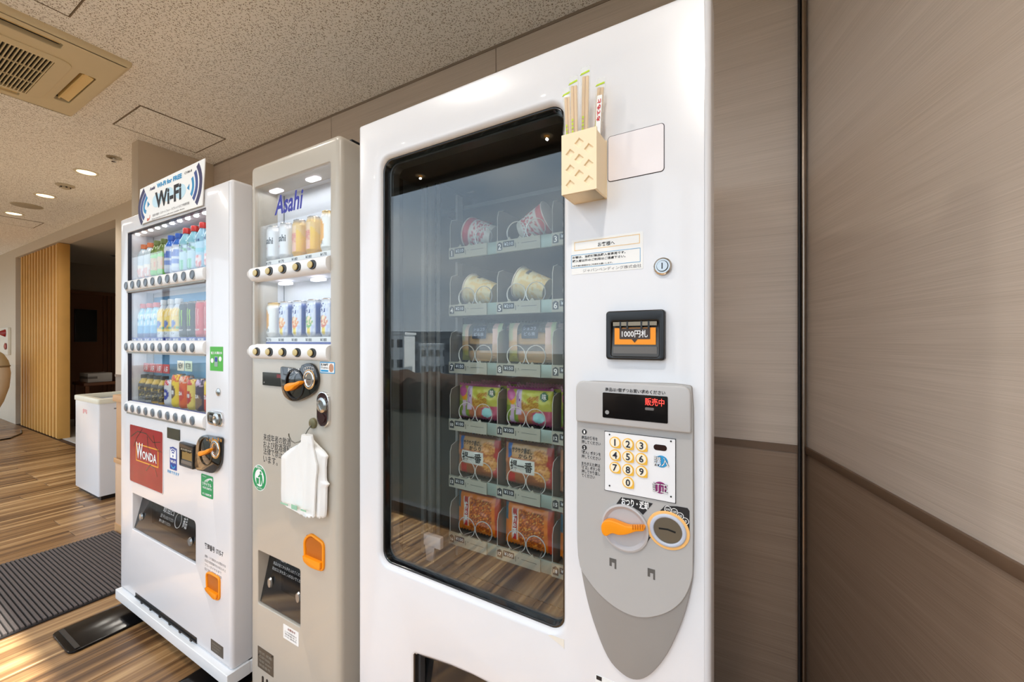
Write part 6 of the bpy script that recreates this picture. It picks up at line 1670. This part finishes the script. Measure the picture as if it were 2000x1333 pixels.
for xx in (.08, .86):
    G().lathe([(.014, 0), (.011, .006), (0, .007)], 18, sy=1.3).xf(Matrix.Translation((fb1[0] + fw_ * xx, .006 + .036 * .35 - .001, fb1[1] + fh_ * .36)) @ Matrix.Rotation(R(90), 4, 'X')).done('flap_boss', mat('boss_grey', (150, 152, 152), .15, .6), fl1)
# management label, coin return, rating plate
a_, c_ = F(1, 400, 1067), F(1, 436, 1082)
txt('管理番号 1715-7', a_[0], (a_[1] + c_[1]) / 2 - .011, c_[0], (a_[1] + c_[1]) / 2 + .011, -.0004, INK, M1, .02)
for k in range(4):
    a_ = F(1, 400, 1082 + 8.5 * k)
    txt(('故障・つり銭切れのお問合せは', '右記の管理番号をお伝えの上', 'フリーダイヤルまで', '0120-000-000')[k], a_[0], a_[1] - .012, a_[0] + (.15 if k < 2 else .12), a_[1] - .002, -.0004, mat('notice_grey', (120, 116, 116), .6), M1)
coin_return(M1, [F(1, *p) for p in ((404, 1117), (405, 1152), (424, 1173), (431, 1172), (431, 1128), (412, 1117))], None, 1)
b = boxq(1, [(412, 1248), (436.4, 1265), (436, 1288), (412, 1270.5)])
s4 = sticker(1, M1, b, mat('rating_plate', (104, 98, 88), .35, .5), 'rating_plate', r=.002); w_, h_ = b[2] - b[0], b[3] - b[1]
for k in range(3):
    txt(('自動販売機', 'AC100V 50/60Hz', '製造番号')[k], b[0] + w_ * .12, b[1] + h_ * (.68 - .25 * k), b[0] + w_ * (.85 - .1 * k), b[1] + h_ * (.82 - .25 * k), -.0010, mat('plate_print', (160, 154, 142), .5), s4)

# ---- wi-fi sign board standing on the front edge of the drink machine
ZS = 5.127
def PS(pts): return [F(1, 220 + x / ZS, 300 + y / ZS, -.008) for x, y in pts]
sg = thing('wifi_sign', 'white free wireless network sign board on top of the left drink machine', 'sign', W(1, 0, -.004, 0), 0)
outl = PS([(275, 358), (598, 202), (922, 46), (915, 190), (905, 310), (896, 520), (600, 612), (400, 668), (296, 706), (268, 620), (262, 540), (268, 450)])
G().prism(outl, -.004, 0).done('board', PAPER, sg, bev=.0008, bseg=1)
ar1, ar2, ar3 = mat('arc_indigo', (54, 52, 92), .5), mat('arc_blue', (52, 74, 136), .5), mat('arc_cyan', (44, 140, 190), .5)
def sarc(a, b, c, w, m): flat('signal_arc', stroke(arc3(*PS([a, b, c])), w), -.0040, m, sg)
sarc((318, 366), (268, 540), (296, 702), .022, ar1); sarc((332, 404), (291, 545), (316, 655), .019, ar2); sarc((346, 434), (315, 540), (336, 588), .016, ar3)
sarc((852, 112), (884, 290), (836, 504), .022, ar1); sarc((826, 178), (842, 320), (806, 460), .019, ar2); sarc((797, 240), (806, 330), (785, 418), .016, ar3)
flat('signal_arrow', PS([(350, 478), (372, 508), (350, 542)]), -.0040, ar3, sg); flat('signal_arrow', PS([(745, 348), (770, 304), (768, 368)]), -.0040, ar3, sg)
for (x_, y_) in ((445, 470), (560, 410), (680, 380)):
    p = PS([(x_, y_)])[0]; flat('glow_print', ell(p[0], p[1], .045, .028), -.0041, mat('pale_cyan', (196, 226, 240), .6), sg)
def sbox(tl, tr, br_, bl_): q = PS([tl, tr, br_, bl_]); return ((q[0][0] + q[3][0]) / 2, (q[2][1] + q[3][1]) / 2, (q[1][0] + q[2][0]) / 2, (q[0][1] + q[1][1]) / 2)
def stx(s_, box, m, bo, sh=0): txt(s_, box[0], box[1], box[2], box[3], -.0048, m, sg, bo, shear=sh)
stx('Wi-Fi', sbox((425, 400), (690, 283), (690, 458), (430, 556)), INK, .035)
stx('Wi-Fi for FREE', sbox((442, 305), (694, 196), (694, 246), (446, 348)), LBLUE, .045)
stx('Asahi', sbox((372, 344), (424, 322), (424, 350), (372, 382)), ar1, .03, .2)
stx('CVM-II', sbox((720, 188), (795, 158), (795, 180), (722, 212)), mat('notice_grey', (120, 116, 116), .6), .02)
stx('右記の端末・スマートフォン・タブレットなどで利用可能', sbox((400, 606), (770, 484), (770, 508), (402, 636)), mat('notice_grey', (120, 116, 116), .6), .01)
stx('Free internet access with your mobile device', sbox((396, 644), (722, 550), (722, 566), (398, 664)), mat('notice_grey', (120, 116, 116), .6), .01)
flat('red_swirl', stroke(arc3(*PS([(345, 662), (366, 655), (374, 615)])), .012, .003), -.0040, mat('swirl_red', (206, 110, 90), .5), sg)
